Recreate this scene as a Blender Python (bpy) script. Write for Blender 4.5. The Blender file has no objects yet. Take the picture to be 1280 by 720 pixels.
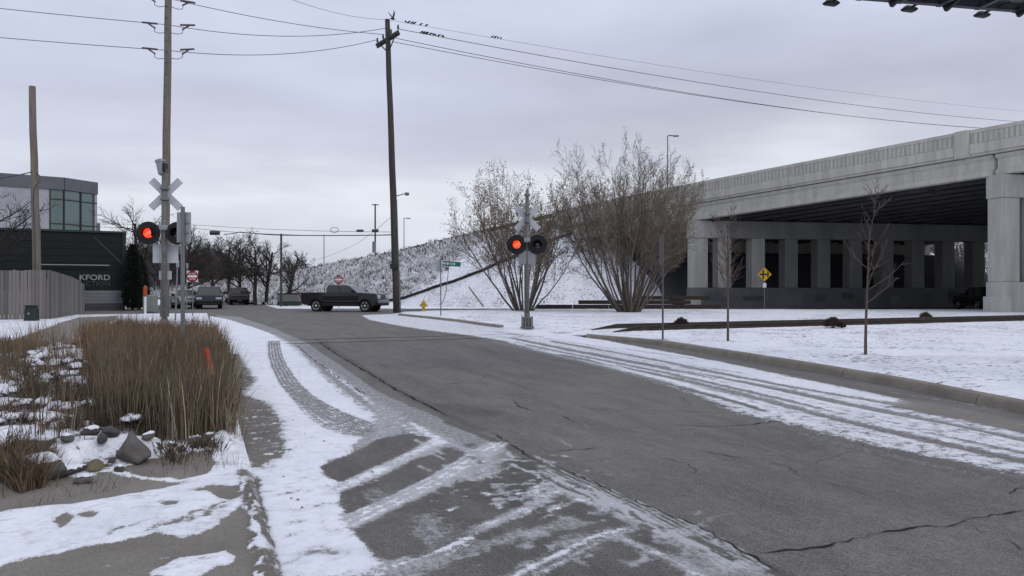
import bpy, math, random
import numpy as np
from mathutils import Vector, Matrix, noise as mnoise
random.seed(7); np.random.seed(7)
R = math.radians
scene = bpy.context.scene
COL = scene.collection
# ---------------- camera (road runs along +Y, X to the right of it)
CAMH = 1.55; FOC = 924.0; YAW = R(22.88)
SY, CY = math.sin(YAW), math.cos(YAW)
cd = bpy.data.cameras.new("camera"); cam = bpy.data.objects.new("camera", cd); COL.objects.link(cam)
cam.location = (0, 0, CAMH); cam.rotation_euler = (R(90), 0, -YAW)
cd.sensor_width = 36; cd.lens = 36 * FOC / 1280; cd.clip_end = 3000; cd.clip_start = .05
scene.camera = cam
# ---------------- world: grey overcast, faint nishita daylight behind it
w = bpy.data.worlds.new("World"); scene.world = w; w.use_nodes = True
nt = w.node_tree; nt.nodes.clear()
N = nt.nodes.new; L = nt.links.new
out = N('ShaderNodeOutputWorld'); mix = N('ShaderNodeMixShader'); b1 = N('ShaderNodeBackground'); b2 = N('ShaderNodeBackground')
sky = N('ShaderNodeTexSky'); sky.sky_type = 'NISHITA'; sky.sun_disc = False
SUN_EL, SUN_ROT = R(38), R(150)
sky.sun_elevation = SUN_EL; sky.sun_rotation = SUN_ROT
L(sky.outputs[0], b1.inputs[0]); b1.inputs[1].default_value = .08
tc = N('ShaderNodeTexCoord'); sep = N('ShaderNodeSeparateXYZ'); L(tc.outputs['Generated'], sep.inputs[0])
mp = N('ShaderNodeMapping'); L(tc.outputs['Generated'], mp.inputs[0]); mp.inputs['Scale'].default_value = (1.3, 1.3, 7)
n1 = N('ShaderNodeTexNoise'); L(mp.outputs[0], n1.inputs[0]); n1.inputs['Scale'].default_value = 1.5; n1.inputs['Detail'].default_value = 5; n1.inputs['Roughness'].default_value = .5
mp2 = N('ShaderNodeMapping'); L(tc.outputs['Generated'], mp2.inputs[0]); mp2.inputs['Scale'].default_value = (1, 1, 3.2); mp2.inputs['Rotation'].default_value = (0.1, .12, 0)
n2 = N('ShaderNodeTexNoise'); L(mp2.outputs[0], n2.inputs[0]); n2.inputs['Scale'].default_value = 2.4; n2.inputs['Detail'].default_value = 6
a1 = N('ShaderNodeMath'); a1.operation = 'MULTIPLY_ADD'; L(n1.outputs[0], a1.inputs[0]); a1.inputs[1].default_value = .30; L(sep.outputs[2], a1.inputs[2])
a2 = N('ShaderNodeMath'); a2.operation = 'SUBTRACT'; L(a1.outputs[0], a2.inputs[0]); a2.inputs[1].default_value = .15
cr = N('ShaderNodeValToRGB'); L(a2.outputs[0], cr.inputs[0])
els = cr.color_ramp.elements
def stop(p, c, first=False):
    e = els[0] if first else els.new(p); e.position = p; e.color = (*c, 1)
while len(els) > 1: els.remove(els[-1])
stop(0, (.50, .52, .60), True); stop(.07, (.55, .57, .645)); stop(.12, (.62, .64, .70)); stop(.165, (.50, .515, .60))
stop(.215, (.45, .465, .565)); stop(.29, (.485, .51, .63)); stop(.37, (.52, .55, .675)); stop(.7, (.59, .615, .71)); stop(1, (.66, .685, .77))
mr = N('ShaderNodeMapRange'); L(n2.outputs[0], mr.inputs[0]); mr.inputs[1].default_value = .3; mr.inputs[2].default_value = .7; mr.inputs[3].default_value = .92; mr.inputs[4].default_value = 1.17
L(cr.outputs[0], b2.inputs[0]); L(mr.outputs[0], b2.inputs[1])
mix.inputs[0].default_value = .92; L(b1.outputs[0], mix.inputs[1]); L(b2.outputs[0], mix.inputs[2]); L(mix.outputs[0], out.inputs[0])
sd = bpy.data.lights.new("sun", 'SUN'); so = bpy.data.objects.new("sun", sd); COL.objects.link(so)
sd.energy = .75; sd.angle = R(25); sd.color = (1, .97, .93)
sdir = Vector((math.sin(SUN_ROT) * math.cos(SUN_EL), math.cos(SUN_ROT) * math.cos(SUN_EL), math.sin(SUN_EL)))
so.rotation_euler = sdir.to_track_quat('Z', 'Y').to_euler()
scene.view_settings.view_transform = 'Standard'; scene.view_settings.look = 'None'; scene.view_settings.exposure = 0.31; scene.view_settings.gamma = 1

# ---------------- pixel of the photo + distance -> point in the place
def CF(r, f, z=0): return Vector((CY * r + SY * f, -SY * r + CY * f, z))
def P(px, D, z=0): return CF((px - 640) / FOC * D, D, z)
def PY(px, py, D): return P(px, D, CAMH + (360 - py) * D / FOC)
def G(px, py, z=0): return P(px, (CAMH - z) * FOC / (py - 360), z)
def lerp(a, b, t): return a + (b - a) * t
def sstep(a, b, x):
    t = np.clip((x - a) / (b - a), 0, 1); return t * t * (3 - 2 * t)

# ---------------- materials
def principled(name):
    m = bpy.data.materials.new(name); m.use_nodes = True
    return m, m.node_tree, m.node_tree.nodes['Principled BSDF']
def lk(nt, a, b): nt.links.new(a, b)
def nnoise(nt, vec, scale, detail=4, rough=.55):
    n = nt.nodes.new('ShaderNodeTexNoise'); n.inputs['Scale'].default_value = scale; n.inputs['Detail'].default_value = detail; n.inputs['Roughness'].default_value = rough
    if vec is not None: nt.links.new(vec, n.inputs['Vector'])
    return n.outputs['Fac']
def nmap(nt, coord, scale):
    t = nt.nodes.new('ShaderNodeTexCoord'); m = nt.nodes.new('ShaderNodeMapping'); m.inputs['Scale'].default_value = scale
    nt.links.new(t.outputs[coord], m.inputs[0]); return m.outputs[0]
def nrange(nt, v, a, b, c=0, d=1, smooth=False):
    n = nt.nodes.new('ShaderNodeMapRange'); nt.links.new(v, n.inputs[0])
    for i, x in enumerate((a, b, c, d)): n.inputs[i + 1].default_value = x
    if smooth: n.interpolation_type = 'SMOOTHSTEP'
    return n.outputs[0]
def nmix(nt, fac, a, b, mode='MIX'):
    n = nt.nodes.new('ShaderNodeMix'); n.data_type = 'RGBA'; n.blend_type = mode
    if hasattr(fac, 'links'): nt.links.new(fac, n.inputs[0])
    else: n.inputs[0].default_value = fac
    for i, x in ((6, a), (7, b)):
        if hasattr(x, 'links'): nt.links.new(x, n.inputs[i])
        else: n.inputs[i].default_value = (*x, 1)
    return n.outputs[2]
def nmath(nt, op, a, b=None, c=None, clamp=False):
    n = nt.nodes.new('ShaderNodeMath'); n.operation = op; n.use_clamp = clamp
    for i, x in enumerate((a, b, c)):
        if x is None: continue
        if hasattr(x, 'links'): nt.links.new(x, n.inputs[i])
        else: n.inputs[i].default_value = x
    return n.outputs[0]
def nattr(nt, name):
    n = nt.nodes.new('ShaderNodeAttribute'); n.attribute_name = name; return n.outputs['Fac']
def nbump(nt, h, strength, dist, b):
    n = nt.nodes.new('ShaderNodeBump'); n.inputs['Strength'].default_value = strength; n.inputs['Distance'].default_value = dist
    nt.links.new(h, n.inputs['Height']); nt.links.new(n.outputs[0], b.inputs['Normal'])
MATS = {}
def M(name, col, col2=None, rough=.8, scale=3, stretch=(1, 1, 1), bump=0, metal=0, spec=.3, fine=0, emit=None, estr=0, coord='Object', lo=.35, hi=.65, dist=.02):
    if name in MATS: return MATS[name]
    m, nt, b = principled(name)
    b.inputs['Roughness'].default_value = rough; b.inputs['Metallic'].default_value = metal; b.inputs['Specular IOR Level'].default_value = spec
    v = nmap(nt, coord, stretch)
    f = nnoise(nt, v, scale, 6, .6)
    c2 = col2 if col2 else tuple(x * .8 for x in col)
    c = nmix(nt, nrange(nt, f, lo, hi), col, c2)
    f2 = nnoise(nt, v, scale * 9, 3, .6)
    c = nmix(nt, nrange(nt, f2, .3, .7, 0, .35 + fine), c, tuple(x * .62 for x in col))
    nt.links.new(c, b.inputs['Base Color'])
    if bump: nbump(nt, f2, bump, dist, b)
    if emit:
        b.inputs['Emission Color'].default_value = (*emit, 1); b.inputs['Emission Strength'].default_value = estr
    MATS[name] = m; return m
def snow_color(nt, v):
    f = nnoise(nt, v, 1.3, 4)
    return nmix(nt, nrange(nt, f, .3, .7), (.83, .85, .91), (.72, .745, .82))
# snow over asphalt / concrete / soil, steered by per-vertex attributes
def surface_mat(name, kind):
    m, nt, b = principled(name)
    v = nmap(nt, 'Object', (1, 1, 1)); vs = nmap(nt, 'Object', (1, .22, 1))
    asp = nmix(nt, nrange(nt, nnoise(nt, nmap(nt, 'Object', (1, .35, 1)), 1.1, 8, .68), .38, .62), (.168, .159, .150), (.108, .103, .098))
    asp = nmix(nt, nrange(nt, nnoise(nt, vs, 2.6, 5), .48, .62, 0, .5), asp, (.205, .198, .190))
    mid = nnoise(nt, v, 9, 9, .85); asp = nmix(nt, nrange(nt, mid, .42, .60, 0, .55), asp, (.085, .081, .077)); asp = nmix(nt, nrange(nt, nnoise(nt, vs, 14, 8, .85), .52, .64, 0, .5), asp, (.24, .232, .222))
    ag = nnoise(nt, v, 70, 5, .8)
    asp = nmix(nt, nrange(nt, ag, .50, .60, 0, .62), asp, (.045, .043, .04)); asp = nmix(nt, nrange(nt, ag, .47, .38, 0, .6), asp, (.29, .28, .26))
    con = nmix(nt, nrange(nt, nnoise(nt, v, 1.4, 6), .35, .65), (.230, .216, .194), (.165, .153, .136))
    con = nmix(nt, nrange(nt, nnoise(nt, v, 70, 5, .8), .47, .6, 0, .6), con, (.09, .08, .066)); con = nmix(nt, nrange(nt, nnoise(nt, v, 110, 4, .8), .46, .36, 0, .5), con, (.34, .31, .27))
    soil = nmix(nt, nrange(nt, nnoise(nt, v, 22, 6, .7), .35, .65), (.10, .072, .045), (.035, .026, .018))
    if kind == 'road': base = nmix(nt, nattr(nt, 'conc'), asp, con)
    else: base = nmix(nt, nattr(nt, 'soil'), con, soil)
    base = nmix(nt, nmath(nt, 'MULTIPLY', nattr(nt, 'wet'), nrange(nt, nnoise(nt, v, 5, 5), .3, .6, .75, 1)), base, nmix(nt, .5, base, (.03, .028, .027)))
    salt = nattr(nt, 'salt')
    sn = nmath(nt, 'MULTIPLY_ADD', nnoise(nt, v, 20, 8, .82), 3.4, -1.7)
    sn2 = nmath(nt, 'MULTIPLY_ADD', nnoise(nt, vs, 45, 4, .7), 1.2, -.6)
    sf = nrange(nt, nmath(nt, 'ADD', nmath(nt, 'ADD', sn, sn2), nmath(nt, 'MULTIPLY', salt, 1.9)), .75, 1.75, 0, 1)
    base = nmix(nt, nmath(nt, 'MULTIPLY', sf, .78), base, (.50, .51, .54))
    sa = nattr(nt, 'snow')
    nz = nmath(nt, 'MULTIPLY_ADD', nnoise(nt, v, 7, 9, .8), 2.2, -1.1)
    nz = nmath(nt, 'MULTIPLY_ADD', nmath(nt, 'ADD', nnoise(nt, v, 60, 5, .8), -.5), .9, nz)
    nz = nmath(nt, 'MULTIPLY_ADD', nmath(nt, 'ADD', nnoise(nt, vs, 24, 5, .75), -.5), .45, nz)
    s = nmath(nt, 'ADD', sa, nz)
    fac = nrange(nt, s, .42, .62, 0, 1, True)
    spk = nrange(nt, nmath(nt, 'ADD', nnoise(nt, nmap(nt, 'Object', (1, 1.6, 1)), 5.5, 6, .75), nmath(nt, 'MULTIPLY_ADD', nnoise(nt, v, .6, 3), .30, -.15)), .565, .615)
    spk = nmath(nt, 'MULTIPLY', spk, nattr(nt, 'speck'))
    fac = nmath(nt, 'MULTIPLY', fac, nmath(nt, 'SUBTRACT', 1, spk), clamp=True)
    thin = nmath(nt, 'MULTIPLY', fac, nrange(nt, s, .5, 1.05, .66, 1))
    c = nmix(nt, thin, base, snow_color(nt, v))
    nt.links.new(c, b.inputs['Base Color'])
    nt.links.new(nrange(nt, fac, 0, 1, .78, .55), b.inputs['Roughness']); b.inputs['Specular IOR Level'].default_value = .25
    h = nmath(nt, 'MULTIPLY_ADD', ag, .12, nmath(nt, 'MULTIPLY_ADD', fac, .9, nmath(nt, 'MULTIPLY', nnoise(nt, v, 9, 8, .68), 1.6)))
    nbump(nt, h, .42, .02, b)
    return m

# ---------------- object helpers
def tag(o, label=None, cat=None, group=None, kind=None):
    if label: o['label'] = label
    if cat: o['category'] = cat
    if group: o['group'] = group
    if kind: o['kind'] = kind
    return o
def empty(name, loc=(0, 0, 0), rz=0, label=None, cat=None, group=None):
    o = bpy.data.objects.new(name, None); COL.objects.link(o); o.location = loc; o.rotation_euler = (0, 0, rz); o.empty_display_size = .2
    return tag(o, label, cat, group)
def link(name, me, mat, parent=None, loc=None):
    if mat is not None and not me.materials: me.materials.append(mat)
    o = bpy.data.objects.new(name, me); COL.objects.link(o)
    if parent is not None: o.parent = parent
    if loc is not None: o.location = loc
    return o
def copy_tree(o, parent=None):
    c = o.copy(); COL.objects.link(c)
    if parent is not None: c.parent = parent
    for ch in list(o.children): copy_tree(ch, c)
    return c
class MB:
    def __init__(s): s.v = []; s.f = []; s.smooth = False
    def add(s, vs, fs):
        k = len(s.v); s.v.extend([tuple(x) for x in vs]); s.f.extend([tuple(i + k for i in f) for f in fs]); return s
    def box(s, c, d, rz=0, mat=None, bev=0, top=None):
        x, y, z = (q / 2 for q in d); tx, ty = (x, y) if top is None else (x * top[0], y * top[1])
        b = min(bev, x * .9, y * .9)
        if b <= 0:
            p = [(-x, -y, -z), (x, -y, -z), (x, y, -z), (-x, y, -z), (-tx, -ty, z), (tx, -ty, z), (tx, ty, z), (-tx, ty, z)]
            f = [(3, 2, 1, 0), (4, 5, 6, 7), (0, 1, 5, 4), (1, 2, 6, 5), (2, 3, 7, 6), (3, 0, 4, 7)]
        else:
            def ring(x, y, z, b): return [(-x + b, -y, z), (x - b, -y, z), (x, -y + b, z), (x, y - b, z), (x - b, y, z), (-x + b, y, z), (-x, y - b, z), (-x, -y + b, z)]
            rs = [ring(x - b, y - b, -z, b * .5), ring(x, y, -z + b, b), ring(tx, ty, z - b, b), ring(tx - b, ty - b, z, b * .5)]
            p = sum(rs, []); f = [tuple(range(7, -1, -1)), tuple(range(24, 32))]
            for k in range(3):
                for i in range(8): j = (i + 1) % 8; f.append((k * 8 + i, k * 8 + j, k * 8 + 8 + j, k * 8 + 8 + i))
        Mx = (mat if mat is not None else Matrix.Rotation(rz, 3, 'Z')); c = Vector(c)
        return s.add([Mx @ Vector(q) + c for q in p], f)
    def beam(s, a, b, wd, ht, up=(0, 0, 1)):
        a = Vector(a); b = Vector(b); d = (b - a); l = d.length; d.normalize(); side = d.cross(Vector(up)).normalized(); u = side.cross(d)
        m = Matrix((d, side, u)).transposed(); return s.box((a + b) / 2, (l, wd, ht), mat=m)
    def path(s, pts, rad, n=6, cap=True):
        pts = [Vector(p) for p in pts]; k0 = len(s.v)
        if not hasattr(rad, '__len__'): rad = [rad] * len(pts)
        d0 = (pts[1] - pts[0]).normalized(); ref = Vector((0, 0, 1)) if abs(d0.z) < .9 else Vector((1, 0, 0))
        u = d0.cross(ref).normalized()
        for i, p in enumerate(pts):
            d = (pts[min(i + 1, len(pts) - 1)] - pts[max(i - 1, 0)])
            if d.length < 1e-9: d = d0
            d.normalize(); u = (u - d * u.dot(d)).normalized(); w_ = d.cross(u)
            for j in range(n):
                a = 2 * math.pi * j / n; q = p + (u * math.cos(a) + w_ * math.sin(a)) * rad[i]; s.v.append((q.x, q.y, q.z))
        for i in range(len(pts) - 1):
            for j in range(n):
                a = k0 + i * n + j; b = k0 + i * n + (j + 1) % n; s.f.append((a, b, b + n, a + n))
        if cap: s.f.append(tuple(k0 + j for j in range(n - 1, -1, -1))); e = k0 + (len(pts) - 1) * n; s.f.append(tuple(e + j for j in range(n)))
        return s
    def tube(s, a, b, r0, r1=None, n=8): return s.path([a, b], [r0, r0 if r1 is None else r1], n)
    def lathe(s, prof, n=16, axis='Z', c=(0, 0, 0)):
        k0 = len(s.v); c = Vector(c)
        for (r, h) in prof:
            for j in range(n):
                a = 2 * math.pi * j / n; x, y = r * math.cos(a), r * math.sin(a)
                p = {'Z': (x, y, h), 'Y': (x, h, y), 'X': (h, x, y)}[axis]; s.v.append(tuple(Vector(p) + c))
        for i in range(len(prof) - 1):
            for j in range(n):
                a = k0 + i * n + j; b = k0 + i * n + (j + 1) % n; s.f.append((a, b, b + n, a + n))
        s.f.append(tuple(k0 + j for j in range(n))); e = k0 + (len(prof) - 1) * n; s.f.append(tuple(e + j for j in range(n)))
        return s
    def prism(s, poly, y0, y1, inset=None):  # poly in xz, extruded along y
        n = len(poly); p = [(x, y0, z) for x, z in poly] + [(x, y1, z) for x, z in poly]
        f = [tuple(range(n)), tuple(range(2 * n - 1, n - 1, -1))] + [(i, i + n, (i + 1) % n + n, (i + 1) % n) for i in range(n)]
        return s.add(p, f)
    def mesh(s, name='m', smooth=None):
        me = bpy.data.meshes.new(name); me.from_pydata(s.v, [], s.f); me.update()
        if (s.smooth if smooth is None else smooth): me.polygons.foreach_set('use_smooth', [True] * len(me.polygons))
        return me
    def build(s, name, mat, parent=None, loc=None, smooth=None, fix=True):
        me = s.mesh(name, smooth)
        if fix and len(s.f) < 4000:
            import bmesh
            bm = bmesh.new(); bm.from_mesh(me); bmesh.ops.recalc_face_normals(bm, faces=bm.faces); bm.to_mesh(me); bm.free()
        return link(name, me, mat, parent, loc)

# ---------------- signed distance helpers (numpy) for ground painting
def poly_sdf(X, Y, poly):
    d = np.full(X.shape, 1e9); ins = np.zeros(X.shape, bool); n = len(poly)
    for i in range(n):
        x0, y0 = poly[i]; x1, y1 = poly[(i + 1) % n]; ex, ey = x1 - x0, y1 - y0
        wx, wy = X - x0, Y - y0; t = np.clip((wx * ex + wy * ey) / (ex * ex + ey * ey + 1e-12), 0, 1)
        d = np.minimum(d, (wx - ex * t) ** 2 + (wy - ey * t) ** 2)
        c = ((y0 > Y) != (y1 > Y)) & (X < (x1 - x0) * (Y - y0) / (y1 - y0 + 1e-12) + x0); ins ^= c
    return np.where(ins, 1, -1) * np.sqrt(d)
def line_sdf(X, Y, pts):   # distance, signed across, along
    best = np.full(X.shape, 1e9); acr = np.zeros(X.shape); L0 = 0; al = np.zeros(X.shape)
    for i in range(len(pts) - 1):
        x0, y0 = pts[i]; x1, y1 = pts[i + 1]; ex, ey = x1 - x0, y1 - y0; ll = math.hypot(ex, ey)
        wx, wy = X - x0, Y - y0; t = np.clip((wx * ex + wy * ey) / (ll * ll), 0, 1)
        d = np.hypot(wx - ex * t, wy - ey * t); c = (ex * wy - ey * wx) / ll
        m = d < best; best = np.where(m, d, best); acr = np.where(m, c, acr); al = np.where(m, L0 + t * ll, al); L0 += ll
    return best, acr, al
def smooth_pts(pts, k=2):
    for _ in range(k):
        q = [pts[0]]
        for a, b in zip(pts, pts[1:]): q += [(a[0] * .75 + b[0] * .25, a[1] * .75 + b[1] * .25), (a[0] * .25 + b[0] * .75, a[1] * .25 + b[1] * .75)]
        pts = q + [pts[-1]]
    return pts
def vnoise(X, Y, s, seed=0):
    x = X * s + seed * 17.3; y = Y * s + seed * 9.1
    xi = np.floor(x).astype(np.int64); yi = np.floor(y).astype(np.int64); fx = x - xi; fy = y - yi
    fx = fx * fx * (3 - 2 * fx); fy = fy * fy * (3 - 2 * fy)
    def h(a, b):
        n = (a * 374761393 + b * 668265263 + seed * 982451653) & 0x7fffffff; n = ((n ^ (n >> 13)) * 1274126177) & 0x7fffffff; return ((n ^ (n >> 16)) & 0xffff) / 65535.
    return (h(xi, yi) * (1 - fx) + h(xi + 1, yi) * fx) * (1 - fy) + (h(xi, yi + 1) * (1 - fx) + h(xi + 1, yi + 1) * fx) * fy
def fbm(X, Y, s, seed=0, o=4):
    a = 0; amp = .5; t = 0
    for k in range(o): a = a + vnoise(X, Y, s * 2 ** k, seed + k) * amp; t += amp; amp *= .5
    return a / t
class Field:
    def __init__(f, X, Y, **base):
        f.X, f.Y = X, Y; f.sh = X.shape
        wx = (fbm(X, Y, 2.2, 3) - .5); wy = (fbm(X, Y, 2.2, 8) - .5)
        wx2 = (fbm(X, Y, 9, 13) - .5); wy2 = (fbm(X, Y, 9, 18) - .5)
        f.wx = wx * .10 + wx2 * .05; f.wy = wy * .25 + wy2 * .12
        f.a = {k: np.full(X.shape, float(v)) for k, v in base.items()}
        for k in ('snow', 'salt', 'wet', 'conc', 'soil', 'speck'): f.a.setdefault(k, np.zeros(X.shape))
    def _win(f, pts, m):
        xs = [p[0] for p in pts]; ys = [p[1] for p in pts]
        return (f.X > min(xs) - m) & (f.X < max(xs) + m) & (f.Y > min(ys) - m) & (f.Y < max(ys) + m)
    def poly(f, px, edge=.05, warp=1, z=0, world=False, **vals):
        pts = list(px) if world else [tuple(G(x, y, z)[:2]) for x, y in px]
        w_ = f._win(pts, edge + .5); X = f.X[w_] + f.wx[w_] * warp; Y = f.Y[w_] + f.wy[w_] * warp
        k = sstep(-edge, edge, poly_sdf(X, Y, pts))
        for n, v in vals.items(): f.a[n][w_] = f.a[n][w_] * (1 - k) + v * k
    def stroke(f, px, width, edge=.04, warp=.3, tread=0, z=0, fade=0, world=False, **vals):
        pts = list(px) if world else [tuple(G(x, y, z)[:2]) for x, y in px]
        pts = smooth_pts(pts)
        w_ = f._win(pts, width + edge + .3); X = f.X[w_] + f.wx[w_] * warp; Y = f.Y[w_] + f.wy[w_] * warp
        d, c, al = line_sdf(X, Y, pts)
        k = sstep(width / 2 + edge, width / 2 - edge, d)
        if tread: k = k * (.5 + .5 * (.5 + .5 * np.sin(c / width * 2 * math.pi * tread + .6))) * (.82 + .36 * fbm(al * .8, c * 6, 3, 4))
        if fade: L_ = al.max(); k = k * sstep(0, fade, al) * sstep(0, fade, L_ - al)
        k = np.clip(k, 0, 1)
        for n, v in vals.items(): f.a[n][w_] = f.a[n][w_] * (1 - k) + v * k
def grid_object(name, xs, ys, zfun, field, mat, keep=None):
    X, Y = field.X, field.Y; Z = zfun(X, Y); ny, nx = X.shape
    co = np.stack([X, Y, Z], -1).reshape(-1, 3)
    i = np.arange(ny - 1)[:, None] * nx + np.arange(nx - 1)[None]; q = np.stack([i, i + 1, i + nx + 1, i + nx], -1)
    if keep is not None:
        kc = keep(X, Y); kk = kc[:-1, :-1] & kc[1:, :-1] & kc[:-1, 1:] & kc[1:, 1:]; q = q[kk]
    q = q.reshape(-1, 4)
    me = bpy.data.meshes.new(name); me.vertices.add(len(co)); me.vertices.foreach_set('co', co.ravel())
    me.loops.add(q.size); me.loops.foreach_set('vertex_index', q.ravel()); me.polygons.add(len(q))
    me.polygons.foreach_set('loop_start', np.arange(len(q)) * 4); me.polygons.foreach_set('loop_total', np.full(len(q), 4)); me.update(calc_edges=True)
    me.polygons.foreach_set('use_smooth', np.ones(len(q), bool))
    for k, a in field.a.items():
        at = me.attributes.new(k, 'FLOAT', 'POINT'); at.data.foreach_set('value', a.ravel().astype(np.float32))
    o = link(name, me, mat); o['kind'] = 'structure'; return o
# =====================================================================  GROUND
ROADM = surface_mat('snowy asphalt', 'road'); GROUNDM = surface_mat('snowy concrete and soil', 'ground')
def geo(a, b, g, s0): 
    out = [a]; 
    while out[-1] < b: out.append(out[-1] + max(s0, out[-1] * g))
    return np.array(out)
# broad base sheet reaching the horizon
xs = np.concatenate([np.linspace(-1500, -80, 12), np.linspace(-70, 110, 130), np.linspace(130, 1500, 12)]); ys = np.concatenate([np.linspace(-60, 150, 150), np.linspace(180, 2500, 14)])
X, Y = np.meshgrid(xs, ys); f = Field(X, Y, snow=1.0, soil=1)
UB = [tuple(CF(13.8 - .72 * t + .983 * s, 57.3 + .695 * t + .18 * s)[:2]) for t, s in ((13, -.3), (13, 36), (-60, 36), (-60, 3), (-18, 3), (0, -.3))]
f.a['snow'] = 1 - sstep(-2, 1, poly_sdf(X, Y, UB)); f.a['wet'] = .8 * (1 - f.a['snow'])
grid_object('ground', xs, ys, lambda X, Y: X * 0 - .05, f, GROUNDM)

# right curb line in plan
curb_px = [(1280, 518), (1130, 486), (1000, 462), (900, 445), (820, 431.5), (740, 424.5)]
cpts = [tuple(G(x, y)[:2]) for x, y in curb_px]
cpts = [(8.2, 1.0), (7.0, -4), (7.0, -8)][::-1] + cpts
def curbx(Y):
    ys_ = [p[1] for p in cpts] + [30, 38]; xs_ = [p[0] for p in cpts] + [10.9, 11.0]
    o = np.argsort(ys_); return np.interp(Y, np.array(ys_)[o], np.array(xs_)[o])
# ---- road
xs = np.concatenate([np.arange(.40, 6.2, .022), np.arange(6.2, 11.8, .045)]); ys = np.concatenate([np.linspace(-8, 2.2, 20), geo(2.3, 52, .0085, .02)])
X, Y = np.meshgrid(xs, ys); f = Field(X, Y, snow=0.0)
# salty grey residue lane left of the seam
f.poly([(270, 394), (300, 396), (345, 411), (385, 430), (425, 455), (475, 490), (545, 520), (605, 546), (650, 570), (745, 615), (865, 668), (980, 722), (980, 1300), (300, 1300), (290, 600), (280, 440)], edge=.06, warp=.5, salt=.62, wet=.12)
f.stroke([(395, 425), (440, 452), (490, 485), (545, 512), (600, 538)], .16, edge=.08, wet=.9, salt=.1)
f.stroke([(560, 528), (620, 552), (655, 568), (745, 612), (865, 665), (985, 722)], .07, edge=.04, wet=.7, salt=0, warp=.4)
# packed snow lane by the left curb
f.poly([(262, 395), (284, 399), (322, 411), (348, 421), (374, 438), (394, 460), (422, 486), (445, 502), (472, 518), (475, 530), (468, 545), (430, 566), (402, 582), (404, 592), (422, 600), (414, 615), (428, 622), (434, 636), (432, 648), (444, 664), (456, 682), (468, 695), (482, 706), (430, 730), (330, 800), (240, 800), (250, 600), (265, 440)], edge=.07, snow=.93, wet=0)
f.stroke([(345, 421), (372, 438), (398, 462), (430, 492), (462, 515)], .14, edge=.1, snow=.55)
f.stroke([(335, 414), (372, 433), (405, 458), (440, 480), (480, 505), (520, 540), (555, 556)], .2, edge=.06, snow=.42, tread=3)
f.stroke([(410, 462), (445, 490), (480, 515), (520, 545), (552, 558)], .1, edge=.05, snow=.6)
# tyre tracks through the packed snow
f.stroke([(400, 480), (408, 510), (420, 545), (430, 570)], .3, edge=.1, snow=.86, tread=6)
f.stroke([(342, 428), (343, 443), (350, 462), (364, 484), (386, 503), (416, 519), (445, 530), (480, 548)], .33, edge=.04, snow=.22, salt=.55, tread=5)
f.stroke([(360, 478), (378, 500), (398, 522), (424, 537), (460, 548), (490, 553)], .26, edge=.05, snow=.32, salt=.6, tread=4)
f.stroke([(314, 442), (345, 441), (380, 438)], .05, edge=.05, snow=.5)
f.poly([(466, 505), (478, 504), (508, 524), (503, 540), (480, 552), (452, 560), (440, 560), (466, 540)], edge=.08, snow=.33, salt=.75)
f.stroke([(285, 600), (345, 596), (385, 590), (400, 582)], .05, edge=.05, snow=.85)
# bare asphalt patches near the camera
f.poly([(400, 584), (425, 573), (455, 562), (480, 548), (512, 543), (542, 548), (530, 558), (490, 573), (470, 583), (442, 594), (424, 601), (410, 592)], edge=.035, snow=0, salt=.06, wet=.5, warp=.7)
f.poly([(424, 613), (455, 601), (490, 589), (520, 573), (560, 560), (592, 554), (596, 568), (562, 583), (530, 597), (498, 616), (470, 632), (436, 649), (428, 634)], edge=.035, snow=0, salt=.06, wet=.5, warp=.7)
f.poly([(444, 662), (480, 646), (510, 631), (552, 611), (592, 598), (640, 590), (690, 605), (720, 640), (660, 662), (600, 678), (560, 690), (500, 702), (470, 694), (454, 680)], edge=.035, snow=0, salt=.08, wet=.45, warp=.7)
f.poly([(560, 708), (620, 690), (700, 665), (760, 650), (800, 668), (870, 715), (900, 760), (500, 800), (470, 760)], edge=.06, snow=0, salt=.1, wet=.45)
f.poly([(600, 606), (636, 578), (656, 572), (690, 590), (690, 612), (655, 628), (606, 642), (588, 625)], edge=.07, snow=0, salt=.12, wet=.95)
f.poly([(700, 628), (745, 622), (776, 648), (755, 656), (712, 645)], edge=.06, salt=.1, wet=.95)
f.poly([(768, 652), (800, 660), (850, 690), (830, 700), (790, 675)], edge=.05, salt=.1, wet=.95)
f.stroke([(590, 600), (560, 618), (500, 640)], .05, edge=.04, wet=.8)
# white tyre streaks dragged from the snow
f.stroke([(424, 660), (478, 634), (530, 609), (570, 587), (600, 567), (622, 556)], .24, edge=.07, snow=.64, tread=3, wet=.1, salt=1.2)
f.stroke([(420, 612), (468, 592), (500, 576), (528, 562), (548, 550)], .17, edge=.08, snow=.60, salt=1.1)
f.stroke([(300, 712), (400, 735), (500, 708), (540, 694), (585, 676)], .15, edge=.05, snow=.66, tread=2, salt=.8)
f.stroke([(640, 730), (690, 702), (735, 678), (772, 663)], .17, edge=.06, snow=.66, tread=2, salt=.9)
f.stroke([(590, 666), (640, 645), (670, 628), (700, 612)], .13, edge=.06, snow=.42, salt=.8)
f.stroke([(765, 672), (800, 684), (850, 705), (890, 730)], .10, edge=.05, snow=.45, salt=.8)
f.stroke([(520, 535), (550, 550), (610, 572), (600, 590)], .18, edge=.1, snow=.36, salt=.8)
f.stroke([(512, 528), (535, 542), (556, 556)], .10, edge=.06, snow=.66)
f.poly([(690, 595), (720, 600), (800, 640), (790, 655), (740, 632), (700, 612)], edge=.05, salt=1.0, snow=.22)
for k in range(7):
    o_ = k * 9; f.stroke([(655 + o_, 588), (745 + o_, 628), (845 + o_, 672), (905 + o_, 712)], .022, edge=.015, salt=1.0, snow=.30, warp=.15)
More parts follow.
